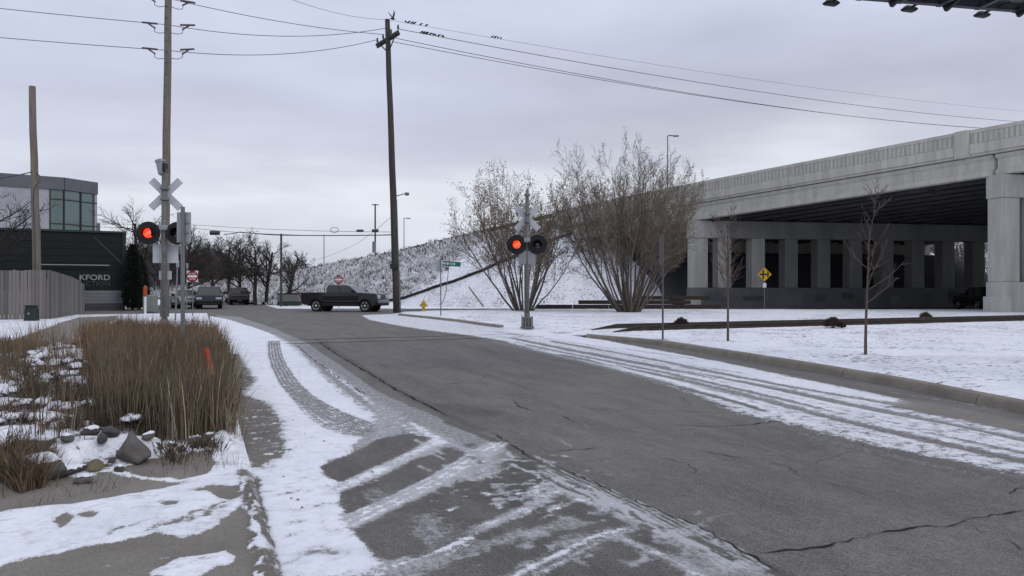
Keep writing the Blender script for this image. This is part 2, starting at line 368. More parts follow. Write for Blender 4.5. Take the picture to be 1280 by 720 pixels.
f.poly([(545, 635), (600, 675), (560, 690), (500, 650)], edge=.15, salt=.45)
for (a, b_, c, d) in ((446, 612, 478, 632), (455, 606, 486, 624), (520, 655, 545, 690), (534, 640, 560, 682)):
    f.stroke([(a, b_), (c, d)], .09, edge=.06, salt=.62, warp=1.2, fade=.15)
# snow streaks of drag marks in front of the apron
for (pts, w_, s_) in (([(300, 622), (345, 612), (385, 603)], .05, .45), ([(345, 662), (380, 655), (410, 650)], .07, .5), ([(350, 705), (390, 692), (440, 688)], .10, .5), ([(380, 735), (420, 718), (460, 706)], .05, .4), ([(310, 640), (380, 640), (420, 630)], .05, .72)):
    f.stroke(pts, w_, edge=.03, snow=s_, warp=1, fade=.2)
rs = random.Random(9)
for k in range(34):
    x0 = rs.uniform(300, 420); y0 = rs.uniform(600, 720); l_ = rs.uniform(20, 70)
    f.stroke([(x0, y0), (x0 + l_ * .6, y0 - l_ * .16), (x0 + l_, y0 - l_ * .34)], rs.uniform(.015, .05), edge=.025, snow=rs.uniform(.55, .74), warp=.8, fade=.12)
for k in range(16):
    x0 = rs.uniform(470, 860); y0 = rs.uniform(640, 715); l_ = rs.uniform(20, 60)
    f.stroke([(x0, y0), (x0 + l_, y0 - l_ * .45)], rs.uniform(.02, .06), edge=.04, salt=rs.uniform(.5, .9), warp=1, fade=.12)
for k in range(14):
    x0 = rs.uniform(480, 700); y0 = rs.uniform(540, 610); l_ = rs.uniform(20, 50)
    f.stroke([(x0, y0), (x0 + l_, y0 + l_ * .5)], rs.uniform(.02, .07), edge=.04, salt=rs.choice((.2, 1.0, .9)), warp=1, fade=.12)
for k in range(90):   # crumbs and flecks of packed snow left on the asphalt
    x0 = rs.gauss(652, 42); y0 = rs.gauss(612, 24); l_ = rs.uniform(8, 26)
    f.stroke([(x0, y0), (x0 + l_, y0 - l_ * rs.uniform(-.1, .35))], rs.uniform(.015, .06), edge=.03, snow=rs.uniform(.35, .62), salt=.85, warp=1.6)
for k in range(50):
    x0 = rs.uniform(560, 900); y0 = rs.uniform(640, 716); l_ = rs.uniform(4, 18)
    f.stroke([(x0, y0), (x0 + l_, y0 - l_ * .3)], rs.uniform(.03, .09), edge=.05, salt=rs.uniform(.4, .9), warp=1.6)
for k in range(40):
    x0 = rs.uniform(620, 900); y0 = lerp(560, 690, (x0 - 620) / 280.) + rs.uniform(-4, 14); l_ = rs.uniform(6, 24)
    f.stroke([(x0, y0), (x0 + l_, y0 + l_ * .5)], rs.uniform(.01, .04), edge=.02, salt=rs.choice((.05, 1.2)), wet=rs.choice((.1, .7)), warp=1.0)
for k in range(70):   # damp and worn blotches in the lanes
    x0 = rs.uniform(2.9, 8.5); y0 = rs.uniform(3.5, 34); l_ = rs.uniform(.2, 1.6)
    f.stroke([(x0, y0), (x0 + rs.uniform(-.25, .25), y0 + l_)], rs.uniform(.04, .3), edge=.08, world=True, wet=rs.uniform(.1, .5), salt=rs.choice((0, 0, .3)), fade=.3, warp=2)
# bare gutter concrete between curb and snow lane
f.poly([(270, 441), (300, 444), (306, 458), (318, 478), (308, 487), (300, 489), (338, 506), (352, 530), (357, 556), (350, 575), (333, 587), (316, 586), (290, 560), (270, 470)], edge=.10, snow=.27, conc=1, salt=.1, wet=.5, warp=1.8)
f.poly([(286, 600), (326, 596), (322, 606), (325, 625), (335, 650), (340, 690), (362, 735), (280, 780), (270, 640)], edge=.03, snow=.2, conc=1, salt=.25, wet=.5, warp=1)
for k in range(46):
    yy = random.uniform(450, 585); xx = lerp(292, 322, (yy - 450) / 135.) + random.uniform(0, 32); f.stroke([(xx, yy), (xx + random.uniform(3, 12), yy - random.uniform(-1, 2))], random.uniform(.01, .035), edge=.02, snow=random.uniform(.6, .95), warp=1.5)
for yy in (502, 512, 522, 531, 540, 551, 562): f.stroke([(306, yy + 3), (322 + (yy * 7 % 13), yy), (340, yy + 1)], .02, edge=.03, snow=.62, warp=1.5, fade=.12)
# right gutter lane: snow with dark wheel lines
f.poly([(450, 394), (505, 392), (560, 396), (620, 400), (700, 412), (740, 424), (800, 436), (860, 448), (940, 464), (1000, 476), (1060, 485), (1135, 500), (1142, 505), (1120, 510), (1200, 524), (1300, 545), (1500, 590), (1500, 660), (1280, 596), (1200, 580), (1100, 560), (1000, 535), (920, 517), (860, 492), (800, 472), (740, 457), (690, 445), (630, 428), (560, 417), (500, 408), (460, 400)], edge=.22, snow=.66, salt=.7)
f.poly([(600, 399), (700, 411), (740, 423), (900, 452), (1010, 475), (1120, 500), (1110, 508), (900, 463), (740, 432), (640, 416)], edge=.16, snow=.92)
for pts, w_, s_ in (([(690, 428), (800, 446), (900, 467), (1000, 486), (1110, 505)], .12, .1), ([(640, 424), (740, 443), (860, 466), (960, 484), (1050, 504), (1150, 524), (1300, 556)], .22, .05), ([(660, 432), (760, 452), (860, 472), (960, 496), (1060, 518), (1160, 540), (1300, 572)], .12, .18), ([(700, 444), (800, 464), (900, 486), (1000, 512), (1100, 538), (1200, 560), (1300, 582)], .16, .12), ([(600, 424), (700, 446), (800, 470), (900, 498), (960, 514)], .12, .2), ([(860, 482), (960, 502), (1060, 530), (1160, 552)], .05, .3)):
    f.stroke(pts, w_, edge=.07, snow=s_, salt=.55, warp=.7)
for k in range(40):
    t_ = random.random(); x0 = lerp(7.3, 9.9, random.random()); y0 = random.uniform(5, 24); l_ = random.uniform(.8, 4); f.stroke([(x0, y0), (x0 + .03, y0 + l_)], random.uniform(.03, .10), edge=.06, world=True, snow=random.choice((.35, .2, .5)), salt=.5, fade=.5, warp=.6)
for pts in ([(740, 450), (860, 482), (960, 512), (1010, 530)], [(840, 461), (960, 487), (1080, 515), (1200, 535), (1300, 560)], [(860, 470), (960, 492), (1090, 526), (1290, 566)]):
    f.stroke(pts, .07, edge=.06, snow=.92, warp=.8)
f.stroke([(1000, 542), (1100, 566), (1200, 590), (1320, 615)], .25, edge=.12, wet=.5, snow=.15, salt=.5)
f.poly([(1105, 505), (1130, 498), (1300, 530), (1300, 545), (1200, 524)], edge=.1, snow=.1, conc=1)
# dark worn streaks along the traffic lanes
rs = random.Random(3)
for k in range(26):
    x0 = rs.uniform(3.2, 8); y0 = rs.uniform(9, 38); l = rs.uniform(1.5, 7)
    f.stroke([(x0, y0), (x0 + rs.uniform(-.1, .1), y0 + l)], rs.uniform(.05, .25), edge=.1, world=True, wet=rs.uniform(.2, .6), fade=.8)
f.stroke([(555, 508), (585, 514), (600, 516)], .5, edge=.15, wet=.85)
f.stroke([(4.6, 4), (4.7, 30)], .8, edge=.4, world=True, salt=.12); f.stroke([(6.4, 4), (6.7, 34)], .6, edge=.4, world=True, salt=.14)
# tracks across the road (flangeway strips)
for yy in (20.9, 22.3): f.stroke([(.3, yy), (11.5, yy)], .12, edge=.05, world=True, warp=.2, wet=1.0)
def roadz(X, Y): return f.a['snow'].clip(0, 1) * .010 + .03 * np.exp(-((Y - 21.6) / 3) ** 2) + .004 * fbm(X, Y, 1.2, 5)
grid_object('road', xs, ys, roadz, f, ROADM, keep=lambda X, Y: X < curbx(Y) + .06)

# cracks in the asphalt, narrow sunken-looking ribbons
CRK = M('crack', (.035, .034, .033), rough=.95, spec=.05)
def crack(pxs, w0, name='crack'):
    pts = [Vector(G(x, y)) for x, y in pxs]; out = []
    for a, b in zip(pts, pts[1:]):
        n = max(2, int((b - a).length / .07))
        for i in range(n): out.append(a.lerp(b, i / n))
    out.append(pts[-1]); mb = MB(); vs = []
    for i, p in enumerate(out):
        t = (out[min(i + 1, len(out) - 1)] - out[max(i - 1, 0)]).normalized(); s = Vector((-t.y, t.x, 0)); j = s * random.uniform(-.022, .022)
        e = w0 * .7 * random.uniform(.15, 1.3) * (.35 + 1.1 * abs(math.sin(i * .23 + len(out)))) * min(1, .25 + min(i, len(out) - 1 - i) * .3); zz = .0085 + .03 * math.exp(-((p.y - 21.6) / 3) ** 2)
        for q in (p + j + s * e, p + j - s * e): vs.append((q.x, q.y, zz))
    mb.add(vs, [(2 * i, 2 * i + 1, 2 * i + 3, 2 * i + 2) for i in range(len(out) - 1)]); return mb
cr_root = [o for o in COL.objects if o.name == 'road'][0]
for pxs, w_ in (([(937, 692), (1000, 688), (1060, 678), (1110, 665), (1150, 660), (1190, 658), (1203, 652), (1240, 645), (1290, 638)], .011), ([(1203, 652), (1225, 665), (1250, 668)], .006), ([(1255, 675), (1275, 688), (1300, 690)], .006), ([(1030, 685), (1050, 697)], .005), ([(1262, 620), (1268, 612), (1290, 608)], .006),
                ([(830, 530), (890, 534), (940, 531), (985, 525)], .010), ([(735, 512), (800, 513), (900, 516)], .006), ([(865, 562), (920, 572), (955, 575)], .006), ([(960, 578), (985, 584), (1000, 596)], .010), ([(1000, 598), (1060, 610), (1100, 625)], .004), ([(655, 570), (690, 565), (750, 560)], .008),
                ([(640, 498), (648, 508), (672, 516)], .008), ([(700, 520), (715, 527), (725, 530)], .010), ([(555, 481), (585, 478)], .012),
                ([(615, 541), (650, 563), (662, 572), (690, 580), (740, 603), (800, 630), (880, 662), (975, 716)], .009), ([(400, 430), (425, 446), (460, 466), (500, 490), (560, 520)], .022), ([(372, 434), (392, 450), (440, 484), (458, 494)], .014)):
    crack(pxs, w_).build('crack', CRK, cr_root, fix=False)

rs = random.Random(21)
for k in range(13):   # hairline cracks
    x0 = rs.uniform(2.9, 7.6); y0 = rs.uniform(4.5, 19); a = rs.choice((0, 1.5, .3, 1.9)) + rs.uniform(-.3, .3); pts = []; x, y = x0, y0
    for i in range(rs.randint(4, 9)):
        r_ = CY * x - SY * y; ff = SY * x + CY * y; pts.append((640 + r_ / ff * FOC, 360 + CAMH / ff * FOC)); a += rs.uniform(-.5, .5); x += math.cos(a) * .22; y += math.sin(a) * .22
    crack(pts, rs.uniform(.0025, .005)).build('crack', CRK, cr_root, fix=False)

# ---- cross street beyond the tracks and the street going on
def flat(name, pts, z, mat, step=1.2, **vals):
    xs_ = [p[0] for p in pts]; ys_ = [p[1] for p in pts]
    xs = np.arange(min(xs_), max(xs_) + step, step); ys = np.arange(min(ys_), max(ys_) + step, step); X, Y = np.meshgrid(xs, ys)
    fl = Field(X, Y, **vals); return xs, ys, fl
xs = np.arange(-60, 90, .6); ys = np.arange(12, 95, .6); X, Y = np.meshgrid(xs, ys); f2 = Field(X, Y, snow=0.0, salt=.12, wet=.1)
Rr = CY * X - SY * Y; Ff = SY * X + CY * Y
right = sstep(-9, -4, Rr)
f2.a['snow'] = .38 * right * (fbm(X, Y, .7, 2) > .45) + .0
f2.a['wet'] = .5 * right + .1
near = np.where(Rr < -7, 43.5, 50.2)
grid_object('cross_street', xs, ys, lambda X, Y: X * 0 - .012, f2, ROADM, keep=lambda X, Y: (Ff > near) & (Ff < 56.6))
xs = np.arange(-3.5, 5.6, .5); ys = np.arange(56, 400, 1.5); X, Y = np.meshgrid(xs, ys); f3 = Field(X, Y, snow=.1, salt=.3)
grid_object('far_street', xs, ys, lambda X, Y: X * 0 - .024, f3, ROADM)

# ---- right verge: snow with grass poking through
xs = np.concatenate([np.arange(0, 12, .07), geo(12, 55, .01, .12)]); ys = np.concatenate([np.linspace(-10, 2, 14), geo(2, 44, .009, .05)])
XX, YY = np.meshgrid(xs, ys); X = curbx(YY) + .16 - .4 * sstep(20.25, 20.45, YY) + XX; Y = YY
fv = Field(X, Y, snow=1.08, soil=1, speck=1.0)
fv.a['snow'] = fv.a['snow'] - .28 * sstep(.55, .75, fbm(X, Y, .8, 6)) 
fv.a['speck'] = .4 + .9 * sstep(.35, .6, fbm(X, Y, .35, 9))
def vz(X, Y):
    Ff = SY * X + CY * Y; z = .125 + .03 * fbm(X, Y, .5, 1) + .012 * fbm(X, Y, 4, 2); z = z - .02 * sstep(.5, 0, X - curbx(Y) - .16)
    d = sstep(19.8, 20.6, Y) * sstep(13.2, 11.2, X); z = z * (1 - .86 * d)
    lo = sstep(49.2, 50.1, Ff); return z * (1 - lo) - .1 * lo
fv.poly([(500, 392), (560, 399), (625, 409), (570, 410), (500, 400)], snow=1)
for px_, D_ in ((910, 19.6), (1082, 15.6), (828.5, 20.3), (659, 27.5), (655, 44.5), (785, 43.5), (851, 26.5), (1041, 26)):
    q_ = P(px_, D_); r_ = .55 if D_ < 30 else 1.6; k_ = np.exp(-((fv.X - q_.x) ** 2 + (fv.Y - q_.y) ** 2) / (r_ * .45) ** 2); fv.a['snow'] -= .5 * k_; fv.a['speck'] += k_ * .6
fv.stroke([(680, 388), (760, 389), (880, 388)], .5, edge=.4, snow=.4, z=.13)
fv.stroke([(700, 397), (800, 396), (900, 398)], .6, edge=.5, snow=.62, z=.13)
grid_object('verge', xs, ys, vz, fv, GROUNDM)
def VZ(p): return float(vz(np.array([[p[0]]]), np.array([[p[1]]]))[0, 0])

# ---- left side: concrete apron, path, planting bed under snow
BEDPX = [(-60, 640), (0, 618), (45, 606), (100, 596), (150, 590), (190, 579), (262, 573), (288, 560), (297, 520), (292, 470), (284, 432), (100, 424), (60, 428), (-60, 450)]
xs = np.concatenate([-geo(5, 60, .03, .05)[::-1], np.arange(-4.95, .41, .022)]); ys = np.concatenate([np.linspace(-6, 2.2, 12), geo(2.3, 47, .009, .02)])
X, Y = np.meshgrid(xs, ys); fl = Field(X, Y, snow=.95, speck=.25)
LZ = .06
bedw = [tuple(G(x, y, LZ)[:2]) for x, y in BEDPX]
bed = sstep(-.15, .25, poly_sdf(X, Y, bedw))
fl.a['soil'] = np.clip(bed + sstep(7.8, 8.2, Y), 0, 1)
hum = sstep(.42, .72, fbm(X, Y, 1.9, 21)); hum2 = fbm(X, Y, 6, 25)
fl.a['snow'] = fl.a['snow'] - bed * (.55 * sstep(.5, .35, fbm(X, Y, 2.6, 31)) + .10)
fl.a['speck'] = .3 + bed * .9
def LG(a): return a
fl.poly([(-200, 640), (0, 617), (50, 604), (100, 598), (140, 592), (170, 599), (205, 604), (236, 606), (190, 614), (150, 622), (100, 631), (30, 637), (-200, 680)], z=LZ, edge=.03, snow=0, warp=.6)
fl.poly([(150, 589), (190, 579), (235, 575), (262, 573), (270, 581), (258, 594), (225, 600), (185, 597)], z=LZ, edge=.03, snow=0, warp=.6)
fl.poly([(-300, 900), (-200, 780), (0, 712), (50, 697), (100, 689), (150, 679), (195, 670), (222, 678), (250, 664), (285, 650), (300, 635), (330, 700), (330, 900)], z=LZ, edge=.03, snow=0, warp=.6)
fl.poly([(180, 722), (215, 706), (240, 700), (285, 690), (295, 696), (290, 707), (268, 716), (240, 730)], z=LZ, edge=.03, snow=.95, warp=.6)
fl.poly([(196, 668), (240, 660), (278, 652), (262, 664), (225, 680)], z=LZ, edge=.03, snow=.9, warp=.8)
for poly in ([(60, 654), (72, 648), (90, 652), (75, 658)], [(97, 648), (108, 643), (124, 645), (108, 651)], [(196, 627), (220, 625), (222, 632), (205, 632)], [(242, 614), (270, 609), (302, 607), (302, 614), (270, 617)], [(268, 617), (298, 614), (300, 625), (280, 628)]):
    fl.poly(poly, z=LZ, edge=.035, snow=.05, warp=1.2)
for pts in ([(100, 679), (130, 672), (160, 662), (200, 655)], [(160, 676), (200, 664), (240, 652), (290, 636)], [(205, 664), (240, 655), (280, 646)], [(220, 655), (250, 640), (300, 626)], [(240, 650), (270, 638), (300, 632)], [(0, 665), (20, 663)], [(30, 688), (50, 686)], [(215, 622), (240, 620)], [(255, 648), (285, 640), (300, 640)], [(60, 683), (95, 680)]):
    fl.stroke(pts, .035, edge=.03, snow=.32, z=LZ, warp=1.2, fade=.15)
for k in range(12): x0 = random.uniform(20, 260); y0 = random.uniform(690, 712); fl.stroke([(x0, y0), (x0 + 12, y0 - 1)], .02, edge=.02, snow=.6, z=LZ, warp=1)
# walk that curves off behind the fence
fl.poly([(20, 424), (52, 413), (78, 403), (100, 397), (147, 395), (143, 400), (118, 411), (100, 421), (88, 430), (30, 432)], z=LZ, edge=.15, snow=0, soil=0, warp=1)
fl.a['wet'][:] = .15 * bed
fl.poly([(128, 552), (160, 556), (225, 560), (288, 550), (291, 500), (287, 460), (284, 434), (120, 427), (96, 432), (108, 450), (112, 480), (100, 520)], z=LZ, edge=.12, snow=.12, wet=.8)
fl.poly([(-12, 610), (25, 614), (60, 604), (64, 590), (30, 578), (-10, 578)], z=LZ, edge=.08, snow=.1, wet=.8)
fl.stroke([(166, 402), (200, 402.4), (262, 402.5)], .25, z=LZ, edge=.08, snow=0, soil=0, warp=.2, wet=.7)
fl.poly([(297, 598), (326, 596), (322, 606), (326, 625), (336, 650), (342, 690), (362, 735), (380, 900), (330, 900), (318, 735), (308, 690), (303, 650), (299, 620)], z=.0, edge=.03, snow=.38, soil=.2, wet=.32, warp=1)
for k in range(60):
    y0 = random.uniform(600, 725); x0 = lerp(305, 328, (y0 - 600) / 120.) + random.uniform(-5, 5); fl.stroke([(x0, y0), (x0 + random.uniform(-3, 3), y0 + random.uniform(3, 12))], random.uniform(.01, .03), edge=.012, snow=random.choice((.9, .9, .1)), z=.0, warp=1)
sn_l = fl.a['snow'].clip(0, 1)
def lz(X, Y):
    return LZ + .012 * sn_l + bed * (.15 * hum + .07 * hum2) - .05 * sstep(.1, .4, X) * (1 - bed) * 0 + .01 * fbm(X, Y, 3, 2) + .018 * (fbm(X, Y, 22, 61) - .5) * (fl.a['wet'] > .3) - .045 * sstep(.33, .41, X)
grid_object('left_pavement', xs, ys, lz, fl, GROUNDM, keep=lambda X, Y: (SY * X + CY * Y < 43.6))
def BZ(x, y):
    i = min(len(ys_l) - 1, max(0, int(np.searchsorted(ys_l, y)))); j = min(len(xs_l) - 1, max(0, int(np.searchsorted(xs_l, x)))); return float(lzv[i, j])
xs_l, ys_l = xs, ys; lzv = lz(X, Y)

# curbs, each cast length its own stone
CONC = M('curb concrete', (.27, .245, .205), (.19, .17, .14), scale=2.5, bump=.4, fine=.15, rough=.9)
def curb_run(pts, wd, z0, z1, seg, name, snow_side=0):
    root = empty(name, (0, 0, 0)); root['kind'] = 'structure'
    pts = [Vector((x, y, 0)) for x, y in pts]; ln = [0]
    for a, b in zip(pts, pts[1:]): ln.append(ln[-1] + (b - a).length)
    def at(s):
        for i in range(len(pts) - 1):
            if s <= ln[i + 1] or i == len(pts) - 2: return pts[i].lerp(pts[i + 1], (s - ln[i]) / (ln[i + 1] - ln[i]))
    s = 0; k = 0
    while s < ln[-1] - .2:
        e = min(s + seg, ln[-1]); m = 8; vs = []; n = 7
        for i in range(m + 1):
            t = lerp(s + .008, e - .008, i / m); p = at(t); d = (at(min(t + .05, ln[-1])) - at(max(t - .05, 0))).normalized(); q = Vector((-d.y, d.x, 0))
            prof = [(-.0, z0), (-.0, z0 + .03), (.035, z1 - .05), (.06, z1 - .015), (.10, z1), (wd, z1 + .002), (wd, z0)]
            for o_, z in prof: v = p - q * o_; vs.append((v.x, v.y, z + random.uniform(-.002, .002)))
        fs = []
        for i in range(m):
            for j in range(n - 1): a = i * n + j; fs.append((a, a + 1, a + n + 1, a + n))
        fs += [tuple(range(n - 1, -1, -1)), tuple(m * n + j for j in range(n))]
        MB().add(vs, fs).build('curb_stone', CONC, root, smooth=False); s = e; k += 1
    return root
cu = [(curbx(y), y) for y in np.arange(-8, 20.4, .5)]
curb_run([(float(x), float(y)) for x, y in cu], .2, -.04, .14, 3.0, 'curb')
end = MB(); p = Vector((float(curbx(19.8)), 20.3, 0))
c2 = [tuple(G(x, y, 0)[:2]) for x, y in ((623, 410), (600, 407), (570, 402.5), (535, 398.5), (497, 394.5))]
curb_run(c2, .22, -.04, .11, 2.6, 'corner_curb')

# ---- railway
RUST = M('rusty rail', (.06, .045, .035), (.03, .024, .02), rough=.7, bump=.3); TIE = M('creosote timber', (.05, .04, .032), (.025, .02, .017), rough=.95, bump=.5, stretch=(6, 1, 6))
tr = tag(empty('railway_track', (0, 0, 0)), 'rusty railway track with dark timbers running right across the snow', 'railway track')
for k, yy in enumerate((20.9, 22.34)):
    mb = MB(); zb, zt = .10, .30
    prof = [(-.07, zb), (-.07, zb + .02), (-.015, zb + .04), (-.012, zt - .045), (-.036, zt - .035), (-.036, zt), (.036, zt), (.036, zt - .035), (.012, zt - .045), (.015, zb + .04), (.07, zb + .02), (.07, zb)]
    vs = []; xsr = [12.4, 13.4, 60]; zo = [-.17, 0, 0]
    for x, zz in zip(xsr, zo): vs += [(x, yy + a, b + zz) for a, b in prof]
    n = 12; fs = [(i * n + j, i * n + (j + 1) % n, (i + 1) * n + (j + 1) % n, (i + 1) * n + j) for i in range(2) for j in range(n)] + [tuple(range(n)), tuple(range(2 * n, 3 * n))]
    mb.add(vs, fs).build('rail', RUST, tr)
mb = MB(); 
for zz in (.10,): mb.box((37, 20.74, .13), (46.5, .12, .14)); 
mb.build('guard_timber', TIE, tr)
tie = MB().box((0, 0, 0), (.22, 2.5, .16), bev=.01).mesh()
for i in range(76): link('tie', tie, TIE, tr, (14 + i * .6, 21.62, -.005 + random.uniform(-.01, .006)))
for yy in (20.9, 22.34): MB().box((6.0, yy, .033), (11.6, .055, .012)).build('embedded_rail', RUST, tr)
# =====================================================================  BRIDGE
SHADEC = M('shade dark concrete', (.10, .10, .105), (.065, .065, .07), scale=.5, stretch=(1, 1, .5), rough=.95)  # shade beneath the deck put into a darker concrete colour
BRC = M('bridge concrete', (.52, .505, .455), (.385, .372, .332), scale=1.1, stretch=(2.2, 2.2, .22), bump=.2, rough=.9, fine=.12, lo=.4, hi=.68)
BRD = M('stained recess shade concrete', (.455, .44, .395), (.335, .32, .285), scale=1.4, stretch=(3, 3, .25), bump=.2, rough=.95)  # recess shade between ribs put into a darker tone, besides the water streaks
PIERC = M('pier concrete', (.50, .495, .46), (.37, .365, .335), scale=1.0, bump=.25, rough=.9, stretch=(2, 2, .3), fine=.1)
PIERS = M('shaded pier concrete', (.28, .28, .27), (.19, .19, .185), scale=.6, bump=.25, rough=.9, stretch=(1, 1, .4))  # darker copy of the pier concrete, shade of inner columns put into colour
LOWC = M('painted over shade toned concrete', (.17, .175, .185), (.12, .125, .13), scale=.5, bump=.15, rough=.85)  # overpainted wall tone, darkened for the shade at the rear piers
AX = CF(-.72, .695).normalized(); PD = CF(.983, .18).normalized()      # along the bridge (away), along the piers
def BP(t, s, z): b = CF(13.8 - .72 * t, 57.3 + .695 * t); p = b + PD * s; return Vector((p.x, p.y, z))
_t = [-75, -60, -40, -20, 0, 14, 26, 37.6, 54, 66, 90, 120, 160]; _z = [13.9, 13.3, 12.3, 11.02, 9.62, 8.45, 7.15, 5.85, 4.45, 3.6, 2.2, 1.2, .8]
def ZT(t): return float(np.interp(t, _t, _z))
BW = 37.
bridge = tag(empty('overpass_bridge', BP(0, 0, 0)), 'long grey concrete highway overpass sloping up to the right over the street', 'bridge'); BO = BP(0, 0, 0)
def loc(v): return Vector(v) - BO
def sweep(name, mat, prof, ts, parent=bridge, o=BO, **kw):   # prof: (s, dz) relative to parapet top
    mb = MB(); n = len(prof); vs = []
    for t in ts:
        for s_, dz in prof: vs.append(BP(t, s_, ZT(t) + dz) - o)
    fs = [(i * n + j, (i + 1) * n + j, (i + 1) * n + (j + 1) % n, i * n + (j + 1) % n) for i in range(len(ts) - 1) for j in range(n)]
    fs += [tuple(range(n)), tuple(range((len(ts) - 1) * n, len(ts) * n))]
    return mb.add(vs, fs).build(name, mat, parent, **kw)
TS = [-75, -60, -50, -40, -30, -20, -10, 0, 7, 13.9]
sweep('deck', SHADEC, [(.12, -1.22), (BW - .12, -1.22), (BW - .12, -1.62), (.12, -1.62)], TS)
sk = 1.0
for i in range(17):
    s0 = .35 + i * (BW - 1.1) / 16
    nm = 'fascia_girder' if i in (0, 16) else 'girder'
    for a, b in ((-75, -40.1), (-39.9, -20.1), (-19.9, -.1), (.1, 13.8)):
        ts = [a, (a + b) / 2, b]
        if i in (0, 16): prof = [(s0 - .28, -1.63), (s0 - .28, -1.80), (s0 - .12, -1.92), (s0 - .12, -2.45), (s0 - .26, -2.58), (s0 - .26, -2.85), (s0 + .4, -2.85), (s0 + .4, -1.63)]
        else: prof = [(s0 - .3, -1.63), (s0 - .3, -1.75), (s0 - .1, -1.85), (s0 - .1, -2.55), (s0 - .3, -2.65), (s0 - .3, -2.83), (s0 + .3, -2.83), (s0 + .3, -2.65), (s0 + .1, -2.55), (s0 + .1, -1.85), (s0 + .3, -1.75), (s0 + .3, -1.63)]
        sweep(nm, BRC if i in (0, 16) else SHADEC, prof, ts)
# parapets: lower beam, top rail, recessed wall with a row of upright ribs, cast in lengths
for side in (0, 1):
    def S(s): return s if side == 0 else BW - s
    cuts = [-75, -62, -50, -40, -30, -19.0, -18.25, -8, 2, 13.9] if side == 0 else [-75, -50, -25, 0, 13.9]
    for a, b in zip(cuts, cuts[1:]):
        ts = [a + .02, (a + b) / 2, b - .02]
        if side == 0 and (a, b) == (-19.0, -18.25):
            sweep('parapet_pilaster', BRC, [(-.32, .03), (.32, .03), (.32, -1.60), (-.32, -1.60)], ts); continue
        sweep('parapet_rail', BRC, [(S(-.22), 0), (S(.2), 0), (S(.2), -.22), (S(-.22), -.22)], ts)
        sweep('parapet_wall', BRD, [(S(-.185), -.221), (S(.15), -.221), (S(.15), -.86), (S(-.185), -.86)], ts)
        sweep('parapet_beam', BRC, [(S(-.25), -.861), (S(.2), -.861), (S(.2), -1.58), (S(-.13), -1.58), (S(-.13), -1.45), (S(-.25), -1.42)], ts)
        if side == 0:
            mb = MB(); t = a + .3
            while t < b - .2:
                c = BP(t, -.19, ZT(t) - .54) - BO; mb.box(c, (.15, .05, .60), rz=math.atan2(AX.y, AX.x)); t += .26
            o = mb.build('parapet_ribs', BRC, bridge); o['kind'] = 'stuff'
# piers: low wall, columns, cap beam
PA = math.atan2(PD.y, PD.x)
def pier(t, s_cols, wall_h, cap_h=1.35, low=None):
    z_top = ZT(t) - 2.86; base = BP(t, 0, 0) - BO
    def bx(name, s0, s1, z0, z1, th, mat, bev=.03, dt=0):
        c = (BP(t + dt, (s0 + s1) / 2, (z0 + z1) / 2) - BO); MB().box(c, (s1 - s0, th, z1 - z0), rz=PA, bev=bev).build(name, mat, bridge)
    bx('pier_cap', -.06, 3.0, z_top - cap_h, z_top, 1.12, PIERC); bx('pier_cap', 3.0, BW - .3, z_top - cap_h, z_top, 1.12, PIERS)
    k = 0
    for s0, s1 in s_cols:
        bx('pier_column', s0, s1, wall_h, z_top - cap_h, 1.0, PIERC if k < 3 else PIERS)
        k += 1
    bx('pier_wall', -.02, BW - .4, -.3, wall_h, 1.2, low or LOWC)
    bx('pier_footing', -.16, .62, -.3, wall_h * .55, 1.34, PIERC)
    # patches where graffiti was painted over
    rr = random.Random(int(t) + 5)
    for i in range(9):
        s = 1.5 + i * 3.1 + rr.uniform(-.8, .8); ww = rr.uniform(.7, 1.8); hh = rr.uniform(.35, .8)
        c = BP(t, s, wall_h * .45 + rr.uniform(-.15, .25)) - BO + Vector((PD.y, -PD.x, 0)) * .603
        pm = M('paint patch %d' % (i % 3), [(.12, .125, .14), (.09, .095, .11), (.19, .2, .205)][i % 3], rough=.8)
        if t > -10: MB().box(c, (ww, .008, hh), rz=PA).build('paint_patch', pm, bridge)
cols = [(0, 1.25)] + [(2.1 + 2.83 * i, 2.1 + 2.83 * i + 1.1) for i in range(13)]
pier(0, cols, 1.56)
pier(-20.1, [(0, 1.25), (1.62, 2.8)] + [(4.3 + 2.9 * i, 5.4 + 2.9 * i) for i in range(11)], 1.9, low=PIERC)
pier(-40.2, [(0, 1.25)] + [(2.3 + 2.83 * i, 3.4 + 2.83 * i) for i in range(12)], 1.6)
# abutment with sloped concrete paving
o_ = BO; vs = []
for s_ in (2.5, BW + .3):
    vs += [BP(3.2, s_, -.3) - o_, BP(10.5, s_, 4.6) - o_, BP(14.5, s_, 5.0) - o_, BP(14.5, s_, -.3) - o_]
MB().add(vs, [(0, 1, 5, 4), (1, 2, 6, 5), (2, 3, 7, 6), (0, 1, 2, 3), (4, 5, 6, 7), (0, 4, 7, 3)]).build('slope_paving', SHADEC, bridge)
MB().add([BP(t, s_, z) - o_ for s_ in (-.2, BW) for t, z in ((12.6, 4.5), (12.6, ZT(13) - 1.7), (14.2, ZT(14) - 1.7), (14.2, 4.5))], [(0, 1, 5, 4), (1, 2, 6, 5), (2, 3, 7, 6), (0, 1, 2, 3), (4, 5, 6, 7), (0, 4, 7, 3)]).build('abutment_wall', BRC, bridge)
MB().add([BP(t, -.2 + q, z) - o_ for q in (0, .4) for t, z in ((6.5, 2.2), (12.4, ZT(12) - 2.9), (17, ZT(17) - .8), (17, 2.0))], [(0, 1, 2, 3), (4, 5, 6, 7), (0, 1, 5, 4), (1, 2, 6, 5), (2, 3, 7, 6), (3, 0, 4, 7)]).build('wing_wall', BRC, bridge)
